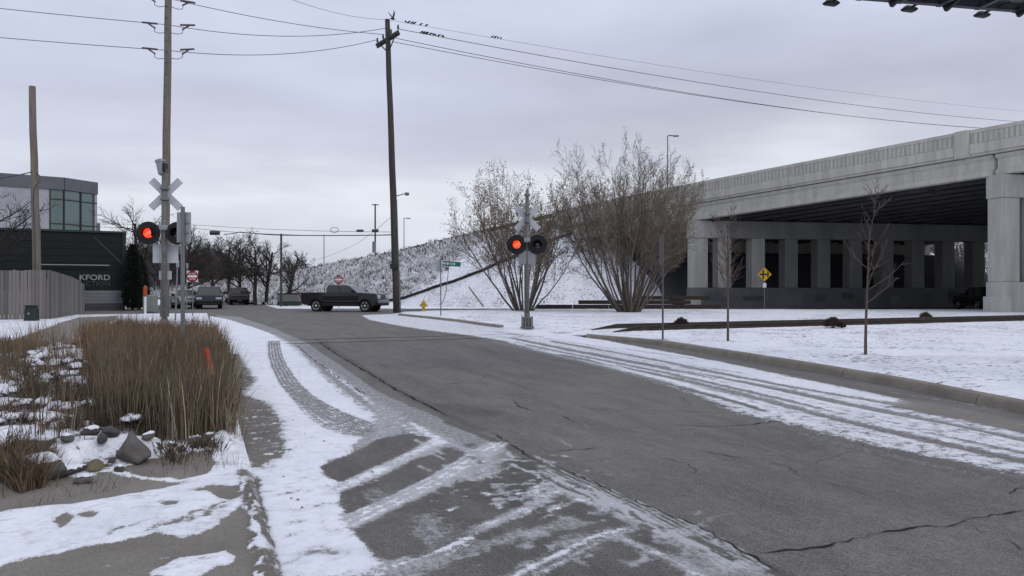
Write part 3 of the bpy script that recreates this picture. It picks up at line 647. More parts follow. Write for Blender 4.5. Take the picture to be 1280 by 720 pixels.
# pipe hangers and lamp under the deck edge
PIPE = M('dark pipe', (.03, .03, .03), rough=.6)
MB().tube(BP(-14, .9, ZT(-14) - 3.0) - o_, BP(-1, .9, ZT(-1) - 3.0) - o_, .07).build('drain_pipe', PIPE, bridge)
for t in (-15.5, -13.2, -3): MB().box(BP(t, 1.6, ZT(t) - 3.05) - o_, (.35, .3, .3), bev=.04).build('junction_box', PIPE, bridge)

# =====================================================================  EMBANKMENT
SNOWG = GROUNDM
toe_px = {13: 8.2, 14: 8.6, 20: 10, 30: 14, 45: 14.5, 60: 13, 75: 9.5, 100: 6, 130: 3, 160: 1.5}
def toe(t): return float(np.interp(t, list(toe_px), list(toe_px.values())))
PERP = Vector((-AX.y, AX.x, 0)); PERP = PERP if PERP.dot(CF(-1, -1)) > 0 else -PERP
nt_, nw = 300, 70
Tt = np.concatenate([np.linspace(3.5, 160, nt_)]); Ww = np.linspace(-.16, 1.0, nw)
vsX = np.zeros((nt_, nw)); vsY = vsX.copy(); vsZ = vsX.copy(); BR = vsX.copy()
dark_px = [(455, 384), (500, 374), (540, 362), (580, 348), (634, 326), (690, 302), (740, 285)]
dxs = [p[0] for p in dark_px]; dys = [p[1] for p in dark_px]
def emb(t, w_):
    top = BP(max(t, 15.), .1 if t > 15 else .1, 0); 
    if t < 15: top = BP(15. - (15 - t) / 11.5 * 2.2, (15 - t) / 11.5 * 3.2, 0)
    zt = ZT(max(t, 15)) - .62; wd = toe(max(t, 15))
    if t < 15:  # cone that wraps towards the abutment
        a = (15 - t) / 11.5 * R(88); dirv = (PERP * math.cos(a) - AX * math.sin(a)); wd = 8.5 + 2.5 * math.sin(a) * 0
    else: dirv = PERP
    ww = w_ if w_ >= 0 else w_
    p = top + dirv * wd * (1 - w_)
    z = zt * (w_ if w_ > 0 else w_ * .12); z = z + .10 * math.sin(min(1, max(0, w_)) * math.pi) * zt * .2 * (-1)
    return Vector((p.x, p.y, z))
def proj(p):
    x, y, z = p; r = CY * x - SY * y; ff = SY * x + CY * y; return 640 + r / ff * FOC, 360 - (z - CAMH) / ff * FOC
for i, t in enumerate(Tt):
    for j, w_ in enumerate(Ww):
        p = emb(t, w_); px, py = proj(p)
        BR[i, j] = np.clip((float(np.interp(px, dxs, dys)) - py) / 3., -1, 1) if px < 745 else -1
        if t < 22: BR[i, j] = -1
        vsX[i, j], vsY[i, j], vsZ[i, j] = p
nz = fbm(vsX, vsY, 1.5, 41); nz2 = fbm(vsX, vsY, .6, 44)
brm = np.clip(BR, 0, 1) * sstep(1.0, .97, Ww)[None, :]
vsZ2 = vsZ + brm * (.55 * sstep(.4, .75, nz) + .15) + .06 * nz2 - .05
fe = Field(vsX, vsY, snow=.95, soil=1, speck=1.1)
fe.a['snow'] = .98 - .22 * nz2 - brm * (.38 * fbm(vsX, vsY, 1.1, 51) + .08)
fe.a['speck'] = 1.0 + brm * .3
FEZ = vsZ2
class _F: pass
grid_object('embankment', None, None, lambda X, Y: FEZ, fe, SNOWG)
# top road fill behind it
mb = MB(); ts = np.linspace(14.6, 160, 30)
for t in ts: mb.v += [tuple(BP(t, .1, ZT(t) - .64)), tuple(BP(t, BW, ZT(t) - .64)), tuple(BP(t, BW + toe(t) * .9, -.1)), tuple(BP(t, .1, -.2))]
mb.f = [(4 * i + j, 4 * i + 4 + j, 4 * i + 4 + (j + 1) % 4, 4 * i + (j + 1) % 4) for i in range(29) for j in range(4)] + [(0, 1, 2, 3)]
rf = mb.build('ramp_fill', M('snowy fill', (.7, .71, .76), (.5, .5, .52), scale=.4)); rf['kind'] = 'structure'
# dark drainage strip between brush and mown slope
DRK = M('dark weathered timber edging', (.045, .04, .036), (.02, .018, .016), rough=.95, bump=.5)
edge_pts = []
def emb_hit(px, py):
    best = None
    for i in range(nt_):
        for j in range(8, nw):
            a = proj((vsX[i, j], vsY[i, j], vsZ[i, j])); d = (a[0] - px) ** 2 + (a[1] - py) ** 2
            if best is None or d < best[0]: best = (d, Vector((vsX[i, j], vsY[i, j], vsZ[i, j] + .04)))
    return best[1]
PXY = np.stack(proj((vsX, vsY, vsZ)), -1)
def emb_hit(px, py):
    d = (PXY[:, 8:, 0] - px) ** 2 + (PXY[:, 8:, 1] - py) ** 2; i, j = np.unravel_index(np.argmin(d), d.shape); j += 8
    return Vector((vsX[i, j], vsY[i, j], vsZ[i, j]))
rt = tag(empty('timber_edging', emb_hit(580, 348)), 'dark timber edging running up the snowy bank between brush and smooth snow', 'edging'); ro = rt.location.copy()
ep = [emb_hit(x, float(np.interp(x, dxs, dys))) for x in range(470, 742, 12)]
ep = [ep[0]] + [(ep[i - 1] + ep[i] * 2 + ep[i + 1]) / 4 for i in range(1, len(ep) - 1)] + [ep[-1]]
for a, b in zip(ep, ep[1:]): MB().beam(a - ro + Vector((0, 0, .1)), b - ro + Vector((0, 0, .1)), .2, .24).build('timber', DRK, rt)
# low barrier on top of the bank
GRD = M('weathered barrier', (.13, .12, .105), (.07, .065, .055), rough=.9, bump=.3)
gr = tag(empty('roadside_barrier', BP(40, 0, 0)), 'low dark roadside barrier along the top of the snowy embankment', 'barrier'); go = BP(40, 0, 0)
ts = list(np.arange(14, 150, 3.))
for a, b in zip(ts, ts[1:]):
    MB().beam(BP(a, .1, ZT(a) - .28) - go, BP(b, .1, ZT(b) - .28) - go, .16, .34).build('barrier_rail', GRD, gr)
for t in np.arange(14, 120, 1.5): MB().box(BP(t, .02, ZT(t) - .35) - go, (.12, .12, .72)).build('barrier_post', GRD, gr)

# brush scattered over the upper bank
TW = M('dead brush twigs', (.14, .12, .10), (.07, .058, .048), rough=.95)
TWS = M('snow dusted twigs', (.75, .76, .80), (.5, .49, .49), rough=.8)
def blades(mb, base, h, wd, lean, segs=3, droop=0):
    a = random.uniform(0, 2 * math.pi); side = Vector((math.cos(a), math.sin(a), 0)) * wd
    ld = Vector(lean); pts = []
    for i in range(segs + 1):
        t = i / segs; pts.append(Vector(base) + Vector((0, 0, h)) * (t - droop * t * t * .5) + ld * h * t * t)
    k = len(mb.v)
    for i, p in enumerate(pts[:-1]):
        s = side * (1 - i / segs * .6); mb.v.append(tuple(p - s)); mb.v.append(tuple(p + s))
    mb.v.append(tuple(pts[-1]))
    for i in range(segs - 1): mb.f.append((k + 2 * i, k + 2 * i + 1, k + 2 * i + 3, k + 2 * i + 2))
    mb.f.append((k + 2 * segs - 2, k + 2 * segs - 1, k + 2 * segs))
mbd, mbs = MB(), MB()
ii, jj = np.where((brm > .5) & (Tt[:, None] < 125))
sel = np.random.choice(len(ii), 15000)
for q in sel:
    i, j = ii[q], jj[q]; b = Vector((vsX[i, j] + random.uniform(-.3, .3), vsY[i, j] + random.uniform(-.3, .3), vsZ2[i, j] - .05))
    dk = random.random() < .45; m_ = mbd if dk else mbs
    for _ in range(3): blades(m_, b + Vector((random.uniform(-.12, .12), random.uniform(-.12, .12), 0)), random.uniform(.2, .55), .035 if dk else .05, (random.uniform(-.8, .8), random.uniform(-.8, .8), 0), 2)
o = mbd.build('bank_brush', TW, fix=False); tag(o, 'dense dead brush covering the upper slope of the embankment', 'brush', kind='stuff')
o = mbs.build('snowy_brush', TWS, fix=False); tag(o, 'snow laden twigs among the brush on the embankment', 'brush', kind='stuff')

# hill and wood seen through the bridge openings
mb = MB(); A, B = PY(1100, 290, 96), PY(1245, 352, 92)
hp = [PY(1040, 262, 98), PY(1100, 288, 97), PY(1152, 311, 95), PY(1190, 328, 93), PY(1232, 350, 91), PY(1290, 372, 89), PY(1500, 374, 86)]
vs = []
for p in hp:
    fw = CF(0, -1); vs += [Vector((p.x, p.y, -.2)) + fw * 6 , Vector((p.x, p.y, p.z - 1.6)) + fw * 1.2, p, p - fw * 9 + Vector((0, 0, -.3)), Vector((p.x, p.y, -.3)) - fw * 20]
fs = [(5 * i + j, 5 * i + 5 + j, 5 * i + 6 + j, 5 * i + 1 + j) for i in range(len(hp) - 1) for j in range(4)]
h1 = mb.add(vs, fs).build('far_bank', M('brown bank', (.12, .10, .085), (.07, .06, .05), scale=1.2, bump=.4)); h1['kind'] = 'structure'
mb = MB(); vs = []
for p in hp: fw = CF(0, -1); vs += [Vector((p.x, p.y, p.z - 1.55)) + fw * 1.26, p + fw * .05 + Vector((0, 0, .03)), p - fw * 9 + Vector((0, 0, -.27))]
fs = [(3 * i + j, 3 * i + 3 + j, 3 * i + 4 + j, 3 * i + 1 + j) for i in range(len(hp) - 1) for j in range(2)]
h2 = mb.add(vs, fs).build('far_bank_snow', M('bank snow', (.8, .82, .87), (.68, .7, .76), scale=1)); h2['kind'] = 'structure'

# =====================================================================  TREES
BARK = M('grey brown bark', (.155, .13, .11), (.085, .07, .058), rough=.95, bump=.6, scale=6, stretch=(3, 3, .6))
TWIG = M('twigs', (.20, .165, .130), (.11, .09, .072), rough=.95)
BARKD = M('dark wet bark', (.048, .040, .036), (.028, .024, .021), rough=.95, bump=.4, scale=4, stretch=(3, 3, .6))
BARKR = M('young bark', (.13, .095, .08), (.08, .06, .052), rough=.85, bump=.3, scale=12)
LEAF = M('withered leaves', (.20, .13, .065), (.11, .075, .045), rough=.9, scale=8)
def rvec(rnd, s=1): return Vector((rnd.uniform(-s, s), rnd.uniform(-s, s), rnd.uniform(-s, s)))
def grow(rnd, mbs, p, d, ln, rad, lev, prm, tips):
    segs = prm['segs'][lev]; pts = [p.copy()]; rads = [rad]; d = d.normalized(); q = p.copy(); dirs = [d]
    rend = rad * prm['taper'][lev]
    for i in range(segs):
        d = (d + rvec(rnd, prm['wob'][lev]) + Vector((0, 0, prm['up'][lev]))).normalized()
        q = q + d * ln / segs; pts.append(q.copy()); rads.append(lerp(rad, rend, (i + 1) / segs)); dirs.append(d)
    mbs[lev].path(pts, rads, prm['n'][lev], cap=False)
    if lev + 1 < len(prm['num']) + 1 and lev < len(prm['num']):
        k = max(1, int(prm['num'][lev] * rnd.uniform(.8, 1.25)))
        for c in range(k):
            t = prm['start'][lev] + (1 - prm['start'][lev]) * (c + rnd.random()) / k; x = t * segs; i = min(segs - 1, int(x)); fr = x - i
            b = pts[i].lerp(pts[i + 1], fr); dd = dirs[i + 1]
            az = rnd.uniform(0, 2 * math.pi); u = dd.cross(Vector((0.3, .2, 1)) if abs(dd.z) < .95 else Vector((1, 0, 0))).normalized(); v = dd.cross(u)
            an = R(prm['ang'][lev]) * rnd.uniform(.7, 1.3); nd = dd * math.cos(an) + (u * math.cos(az) + v * math.sin(az)) * math.sin(an)
            cl = ln * prm['len'][lev] * rnd.uniform(.6, 1.15) * (1.15 - .55 * t)
            grow(rnd, mbs, b, nd, cl, max(prm['rmin'], lerp(rad, rend, t) * prm['rr'][lev]), lev + 1, prm, tips)
    else: tips.append((pts[-1], dirs[-1]))
def leaves(mb, tips, rnd, count, size):
    for _ in range(count):
        p, d = rnd.choice(tips); p = p + rvec(rnd, .25); a = rvec(rnd).normalized() * size * rnd.uniform(.6, 1.3); b = a.cross(rvec(rnd)).normalized() * size * .5
        mb.add([p - b * .2, p + a * .5 + b, p + a, p + a * .5 - b], [(0, 1, 2, 3)])
def tree(name, base, prm, seed, stems, label, cat='tree', group=None, mats=(BARK, TWIG), leaf=0, lsize=.07, split=1, tweak=None):
    rnd = random.Random(seed); root = tag(empty(name, base), label, cat, group); tips = []
    mbs = [MB() for _ in range(5)]
    for (off, d, ln, r) in stems(rnd): grow(rnd, mbs, Vector(off), Vector(d), ln, r, 0, prm, tips)
    tr_, cr_ = MB(), MB()
    for i, m_ in enumerate(mbs): (tr_ if i < split else cr_).add(m_.v, m_.f)
    o = tr_.build('trunk', mats[0], root, smooth=True, fix=False)
    cr_.build('crown', mats[1], root, fix=False)
    if leaf: lm = MB(); leaves(lm, tips, rnd, leaf, lsize); l_ = lm.build('leaves', LEAF, root, fix=False); l_['kind'] = 'stuff'
    return root
shrub = dict(segs=[12, 7, 5, 3], wob=[.10, .13, .16, .22], up=[.055, .045, .04, .02], taper=[.14, .3, .4, .5], n=[6, 4, 3, 3], num=[13, 9, 5], start=[.30, .12, .1], ang=[30, 35, 40], len=[.36, .45, .5], rr=[.45, .55, .7], rmin=.0075)
def shrub_stems(n, spread, h, r, lo=.0):
    def fn(rnd):
        o = []
        for i in range(n):
            a = 2 * math.pi * (i + rnd.random()) / n; tl = rnd.uniform(.05, 1) ** .7 * spread
            d = Vector((math.cos(a) * math.sin(tl), math.sin(a) * math.sin(tl), math.cos(tl))); q = .10 + tl * .6
            o.append(((math.cos(a) * q, math.sin(a) * q, -.1), d, h * rnd.uniform(.82, 1.05) * (1 - .12 * (tl / spread)), r * rnd.uniform(.6, 1.1)))
        return o
    return fn
def onv(px, D): p = P(px, D); p.z = VZ(p) if p.x > 11 else 0; return p
tree('multistem_tree', onv(654, 46), shrub, 11, shrub_stems(24, R(41), 8.2, .07), 'bare multi-stemmed tree with a few brown leaves behind the right crossing signal', leaf=8000, lsize=.085)
tree('multistem_tree', onv(787, 43.5), dict(shrub, num=[13, 9, 5], rmin=.009), 23, shrub_stems(36, R(45), 9.0, .08), 'larger bare multi-stemmed tree in front of the overpass end', leaf=1500, lsize=.06)
young = dict(segs=[8, 5, 4], wob=[.012, .12, .18], up=[.03, .11, .06], taper=[.3, .4, .5], n=[7, 4, 3], num=[34, 6], start=[.38, .15], ang=[44, 36], len=[.33, .42], rr=[.5, .65], rmin=.0065)
tree('young_tree', onv(910, 19.6) , young, 5, lambda r: [((0, 0, -.05), (.0, 0, 1), 3.15, .036)], 'slim young street tree with dense upswept twigs on the snowy verge', mats=(BARKR, BARKR))
y2 = dict(young, num=[14, 4], ang=[50, 36], len=[.40, .40], start=[.40, .2], rmin=.007, wob=[.012, .1, .16])
tree('young_tree', onv(1082, 15.6), y2, 9, lambda r: [((0, 0, -.05), (.0, .0, 1), 2.75, .034), ((.03, 0, 2.2), (.20, -.08, 1), 1.35, .011)], 'sparse young tree with forked twigs standing nearest on the right verge', mats=(BARKR, BARKR))
street = dict(segs=[7, 6, 5, 3], wob=[.05, .14, .2, .25], up=[.02, .045, .03, .01], taper=[.45, .3, .35, .5], n=[7, 5, 3, 3], num=[15, 10, 8], start=[.28, .15, .1], ang=[56, 44, 42], len=[.66, .5, .5], rr=[.5, .5, .6], rmin=.013)
streetd = dict(street, num=[17, 11, 8])
def one(h, r, lean=(0, 0)): return lambda rnd: [((0, 0, -.2), (lean[0], lean[1], 1), h, r)]
for px, D, h, seed, lab, prm, ln in ((319, 68, 6.0, 1, 'spreading bare street tree with thick trunk near the middle of the row', street, (0, 0)),
        (332, 70, 5.9, 2, 'bare street tree just left of the thin street pole', street, (.05, 0)),
        (357, 66, 5.0, 3, 'smaller bare tree leaning right of the thin street pole', street, (.14, 0)),
        (300, 76, 6.6, 4, 'dense dark tree behind the two parked dark cars', streetd, (0, 0)),
        (286, 84, 7.2, 5, 'dense dark bare tree over the far end of the street', streetd, (0, 0)),
        (268, 96, 7.0, 6, 'distant dark bare tree farthest down the street', streetd, (-.05, 0)),
        (233, 70, 6.4, 7, 'bare tree with arching boughs behind the plain sign post', street, (.1, 0)),
        (176, 62, 8.2, 8, 'tall thin bare tree beside the dark green building', street, (-.04, 0)),
        (205, 58, 6.0, 9, 'thick trunked bare tree behind the left crossing signal', street, (0, 0)),
        (-14, 43, 7.4, 10, 'bare tree with dark branches in front of the glass building', streetd, (.05, 0)),
        (-60, 50, 7.5, 14, 'bare tree at the left edge beyond the wooden fence', street, (.1, 0))):
    tree('bare_tree', P(px, D, 0), prm, seed * 7 + 1, one(h * .88, .2 if h < 7 else .22, ln), lab, mats=(BARKD, BARKD))
# distant wood: many simple crowns read as one mass
rnd = random.Random(77); mb = MB(); wood = dict(segs=[4, 4, 3], wob=[.08, .2, .25], up=[.02, .06, .03], taper=[.5, .4, .5], n=[4, 3, 3], num=[14, 9], start=[.15, .15], ang=[45, 45], len=[.5, .5], rr=[.5, .6], rmin=.035)
tp = []
for i in range(190):
    px = rnd.uniform(150, 385); D = rnd.uniform(115, 180); 
    hh = rnd.uniform(5, 8.5) * (1.1 if px < 290 else .72)
    grow(rnd, [mb] * 3, P(px, D, 0), Vector((0, 0, 1)), hh, .14, 0, wood, tp)
for i in range(40): px = rnd.uniform(1085, 1300); grow(rnd, [mb] * 3, P(px, rnd.uniform(108, 135), 1), Vector((0, 0, 1)), rnd.uniform(7, 10), .15, 0, wood, tp)
tag(mb.build('distant_wood', M('distant bark', (.085, .075, .075), (.055, .05, .052)), fix=False), 'far-off bare woodland closing the end of the street', 'woodland', kind='stuff')
# evergreen column
EVG = M('dark evergreen foliage', (.016, .024, .016), (.008, .012, .009), rough=.95, scale=9)
def evergreen(px, D, h, r, label):
    root = tag(empty('evergreen_tree', P(px, D, 0)), label, 'tree'); rnd = random.Random(px); mb = MB()
    for _ in range(5200):
        z = rnd.random() ** .9; rr = r * (math.sin(min(1, z * 1.9 + .35) * math.pi / 2)) * (1 - z ** 3) * rnd.uniform(.5, 1.08); a = rnd.uniform(0, 6.283)
        p = Vector((math.cos(a) * rr, math.sin(a) * rr, z * h + .15)); u = Vector((math.cos(a), math.sin(a), rnd.uniform(.4, 1.4))).normalized() * rnd.uniform(.14, .32); v = u.cross(rvec(rnd)).normalized() * .06
        mb.add([p - v, p + v, p + u], [(0, 1, 2)])
    mb.build('crown', EVG, root, fix=False); MB().tube((0, 0, 0), (0, 0, h * .8), .12, .04).build('trunk', BARKD, root)
evergreen(166, 51, 4.3, .62, 'dark columnar evergreen at the corner of the green building')
evergreen(174, 53, 3.6, .55, 'shorter dark evergreen half behind the columnar one')

# =====================================================================  BUILDINGS
GREEN = M('dark green siding', (.0125, .018, .0175), (.010, .0145, .0145), rough=.75, spec=.2, scale=.8)
GREYS = M('light grey siding', (.17, .17, .19), (.14, .14, .16), rough=.6, scale=.8); GREYD = M('dark grey siding', (.055, .057, .068), rough=.6)
A = P(-140, 45.5, 0); B = P(156.5, 51.5, 0); wdir = (B - A).normalized(); wl = (B - A).length; wn = Vector((wdir.y, -wdir.x, 0)); wa = math.atan2(wdir.y, wdir.x)
shop = tag(empty('workshop_building', A, wa), 'low dark green metal building with grey base bands and raised lettering', 'building')
H = 5.35; dep = 14
MB().box((wl / 2, dep / 2, H / 2 - .1), (wl - .1, dep, H + .1)).build('wall_core', GREEN, shop)
def board(z0, z1, mat, nm='siding_panel'):
    MB().box((wl / 2, -.03, (z0 + z1) / 2), (wl, .07, z1 - z0 - .012), bev=.008).build(nm, mat, shop)
zz = [0.02, .38]; board(-.1, .18, GREYD); board(.18, .48, GREYD)
z = .48
for k in range(4): board(z, z + .225, GREYS); z += .225
while z < H - .3: board(z, min(H, z + .47), GREEN); z += .47
MB().box((wl / 2, dep / 2 - .02, H + .06), (wl + .12, dep + .14, .14)).build('roof_edge', M('roof trim', (.03, .037, .036), rough=.6), shop)
MB().box((wl - .1, -.1, H / 2), (.14, .16, H), bev=.02).build('corner_trim', M('corner trim', (.02, .028, .028), rough=.6), shop)
def wx_at(px):   # distance along wall for a pixel
    k = (px - 640) / FOC; fA = SY * A.x + CY * A.y; rA = CY * A.x - SY * A.y; fd = SY * wdir.x + CY * wdir.y; rd = CY * wdir.x - SY * wdir.y
    return (k * fA - rA) / (rd - k * fd)
def wz_at(px, py): x = wx_at(px); p = A + wdir * x; return CAMH + (360 - py) * (SY * p.x + CY * p.y) / FOC
ALU = M('brushed aluminium', (.32, .33, .33), metal=.3, rough=.5)
x0, x1 = wx_at(52), wx_at(137); zb = wz_at(100, 331.5)
MB().box(((x0 + x1) / 2, -.35, zb), (x1 - x0, .09, .07), bev=.02).build('lamp_bar', ALU, shop)
for x in (x0 + .3, (x0 + x1) / 2, x1 - .3): MB().tube((x, -.05, zb), (x, -.34, zb), .02).build('lamp_arm', ALU, shop)
def text(name, s, parent, loc_, size, mat, rot=(R(90), 0, 0), depth=.02, align='RIGHT', width=None, bold=0):
    cu_ = bpy.data.curves.new('t', 'FONT'); cu_.body = s; cu_.size = size; cu_.extrude = depth; cu_.align_x = align; cu_.offset = bold * size
    o_ = bpy.data.objects.new('t', cu_); COL.objects.link(o_); bpy.context.view_layer.update()
    dg = bpy.context.evaluated_depsgraph_get(); me = bpy.data.meshes.new_from_object(o_.evaluated_get(dg)); bpy.data.objects.remove(o_)
    if width:
        xs_ = [v.co.x for v in me.vertices]; k = width / (max(xs_) - min(xs_))
        for v in me.vertices: v.co.x *= k
    me.materials.clear(); ob = link(name, me, mat, parent, loc_); ob.rotation_euler = rot; return ob
LET = M('grey lettering', (.33, .34, .33), rough=.4, metal=.2); LET2 = M('dull lettering', (.075, .085, .085), rough=.4, metal=.2)
xe = wx_at(138)
text('lettering', 'KFORD', shop, (xe, -.09, wz_at(120, 350)), .52, LET, width=wx_at(138) - wx_at(100), bold=.012)
text('lettering', 'CTION', shop, (xe, -.09, wz_at(120, 357)), .40, LET2, width=wx_at(138) - wx_at(108))
MB().tube((wx_at(118), -.3, wz_at(118, 297)), (wl + 2.6, -1.2, .3), .015, n=4).build('stay_wire', M('thin wire', (.12, .12, .12), rough=.5), shop)
# glass office behind
A2 = P(-150, 66, 0); B2 = P(80, 74, 0); C2 = P(121.5, 77.5, 0)
off = tag(empty('office_building', B2), 'modern office block with green tinted glazing and grey parapet behind the green building', 'building')
FASC = M('grey metal fascia', (.13, .135, .15), rough=.5, scale=.3); PALE = M('pale wall panel', (.38, .38, .42), rough=.7, scale=.5); MULL = M('dark mullion', (.03, .032, .036), rough=.5)
GLS, gnt, gb = principled('green tinted glass'); gb.inputs['Base Color'].default_value = (.10, .15, .145, 1); gb.inputs['Roughness'].default_value = .08; gb.inputs['Specular IOR Level'].default_value = .9; gb.inputs['Metallic'].default_value = .35
def face(p0, p1, z0, z1, mat, name, th=.3, off_=0, parent=off, o=B2):
    d = (p1 - p0).normalized(); nrm = Vector((d.y, -d.x, 0)); c = (p0 + p1) / 2 + nrm * (off_ - th / 2) - o; c.z = (z0 + z1) / 2
    return MB().box(c, ((p1 - p0).length, th, z1 - z0), rz=math.atan2(d.y, d.x)).build(name, mat, parent)
ZH = CAMH + 138 * 74 / FOC; ZF = CAMH + 122.5 * 74 / FOC
face(A2, B2, ZF, ZH, FASC, 'parapet_panel', 1.0, .12); face(B2, C2, ZF, ZH, FASC, 'parapet_panel', 1.0, .121)
K = B2 + (A2 - B2) * ((80 - 61) / 230.) * 1.02
face(A2, K, 0, ZF, PALE, 'wall', .5)
face(K, B2, 0, ZF, MULL, 'wall', .3, -.35); face(B2, C2, 0, ZF, MULL, 'wall', .3, -.35)
E2 = C2 + (C2 - B2).cross(Vector((0, 0, -1))).normalized() * 16; D2 = A2 + (B2 - A2).cross(Vector((0, 0, -1))).normalized() * 16
face(C2, E2, 0, ZH - .01, PALE, 'wall', .5); MB().add([Vector((q.x, q.y, ZH - .3)) - B2 for q in (A2, B2, C2, E2, D2)], [(0, 1, 2, 3, 4)]).build('roof', FASC, off)
ztr = CAMH + 109 * 75 / FOC; zl = CAMH + 79 * 75 / FOC
def lp(a, b, px):
    best = min(range(401), key=lambda i: abs(proj((a.lerp(b, i / 400.)))[0] - px)); return a.lerp(b, best / 400.)
cuts = [(K, lp(K, B2, 80.))]; segs_ = [(K, B2, 1), (B2, lp(B2, C2, 101), 1), (lp(B2, C2, 101), lp(B2, C2, 117), 1), (lp(B2, C2, 117), C2, 1)]
for p0, p1, _ in segs_:
    for z0, z1 in ((ztr, ZF), (zl, ztr), (zl - 1.6, zl), (zl - 4.4, zl - 1.6), (.6, zl - 4.4)):
        d = (p1 - p0).normalized(); face(p0 + d * .05, p1 - d * .05, z0 + .05, z1 - .05, GLS, 'window_pane', .04, -.05)
        face(p0, p1, z0 - .05, z0 + .05, MULL, 'mullion', .16, .03)
    face(p0 - (p1 - p0).normalized() * .06, p0 + (p1 - p0).normalized() * .06, 0, ZF, MULL, 'mullion', .2, .06)
face(C2 + Vector((-.1, 0, 0)), C2 + (C2 - B2).normalized() * .3, 0, ZF - 3, FASC, 'downpipe', .3, .1)
# =====================================================================  WOODEN FENCE
FW = [M('weathered fence board %d' % i, c, tuple(x * .72 for x in c), rough=.95, scale=2.5, stretch=(6, 6, .5), bump=.5) for i, c in enumerate(((.175, .163, .155), (.135, .126, .120), (.215, .20, .188)))]
fa, fb, fc = P(-60, 33.6), P(63, 35.2), P(105.5, 43)
fen = tag(empty('board_fence', fb), 'weathered grey-brown board fence that turns the corner by the path', 'fence')
bd = MB().box((0, 0, .5), (.138, .024, 1.0)).mesh()
def fence_run(a, b, h0, h1, z0):
    d = (b - a); n = int(d.length / .148); an = math.atan2(d.y, d.x); nrm = Vector((d.y, -d.x, 0)).normalized()
    for i in range(n):
        p = a + d * ((i + .5) / n); t = (i + .5) / n; h = h0 if t < .0 else lerp(h0, h1, t)
        me_o = link('board', bd if True else None, None, fen, p - fb + nrm * random.uniform(-.004, .004) + Vector((0, 0, z0))); me_o.rotation_euler = (random.uniform(-.006, .006), random.uniform(-.005, .005), an); me_o.scale = (1, 1, h + random.uniform(-.025, .025))
        me_o.material_slots[0].link = 'OBJECT'; me_o.material_slots[0].material = random.choice(FW)
    for z in (.35, 1.1, 1.85):
        if z < min(h0, h1): c = (a + b) / 2 - fb - nrm * .05; c.z = z; MB().box(c, (d.length, .05, .09), rz=an).build('rail', FW[1], fen)
    for i in range(int(d.length / 2.4) + 1): p = a + d * min(1, i * 2.4 / d.length) - fb - nrm * .10; MB().box((p.x, p.y, 1.0), (.1, .1, 2.0), rz=an).build('fence_post', FW[0], fen)
bd.materials.append(FW[0])
fence_run(fa, fb, 2.38, 2.38, 0)
fm = fb.lerp(fc, .62); fence_run(fb, fm, 2.38, 2.12, .01); fence_run(fm, fc, 2.12, 1.75, .01)
PLG = M('dark green plastic', (.02, .028, .028), rough=.5)
def put(mb, name, mat, root, **k): return mb.build(name, mat, root, **k)
pb = tag(empty('utility_pedestal', P(39.5, 33.3, 0), -YAW), 'small dark plastic utility box standing against the fence', 'utility box')
MB().box((0, 0, .36), (.54, .4, .72), bev=.06, top=(.9, .85)).build('housing', PLG, pb); MB().box((0, 0, .75), (.5, .36, .06), bev=.02).build('lid', PLG, pb); MB().box((.0, -.21, .4), (.06, .02, .1)).build('latch', ALU, pb)

# =====================================================================  POLES AND WIRES
POLE = M('weathered pole wood', (.20, .17, .145), (.12, .10, .088), rough=.95, scale=3, stretch=(5, 5, .25), bump=.6)
POLD = M('dark pole wood', (.075, .065, .058), (.04, .036, .033), rough=.95, scale=3, stretch=(5, 5, .25), bump=.6)
WIRE = M('wire', (.07, .07, .075), rough=.6); INS = M('insulator', (.045, .04, .045), rough=.3, spec=.6); GALV = M('galvanised steel', (.30, .31, .32), (.22, .23, .24), rough=.5, metal=.5, scale=4)
GALVD = M('dull galvanised post', (.20, .205, .21), (.15, .155, .16), rough=.6, metal=.3, scale=4)
def pole(name, px0, py0, px1, py1, D, r0, r1, mat, label, base=None, cat='pole'):
    b = P(px0, D, 0 if base is None else base); t = PY(px1, py1, D); root = tag(empty(name, b), label, cat)
    pts = [(t - b) * (i / 10.) for i in range(11)]; pts = [p + Vector((.012 * math.sin(i * 2.1), .012 * math.cos(i * 1.7), 0)) for i, p in enumerate(pts)]
    o = MB().path(pts, [lerp(r0, r1, i / 10.) for i in range(11)], 12).build('shaft', mat, root, smooth=True); return root, b, t
# cut off pole behind fence
rt, b, t = pole('cut_pole', 48, 400, 40, 108, 36.2, .195, .15, POLE, 'bare weathered pole without wires rising behind the wooden fence')
o_ = PY(44, 214, 36.2) - b
MB().path([PY(-140, 238, 30) - b, PY(-60, 232, 32) - b, PY(0, 223, 34.5) - b, PY(25, 218.5, 35.5) - b, o_], .028, 5).build('cable', WIRE, rt)
MB().path([o_, PY(49.5, 220, 36) - b, PY(50, 226, 35.9) - b, PY(43, 234, 35.9) - b, PY(41.5, 250, 35.9) - b, PY(43, 300, 35.9) - b, PY(44, 336, 35.9) - b], .026, 5).build('down_cable', WIRE, rt)
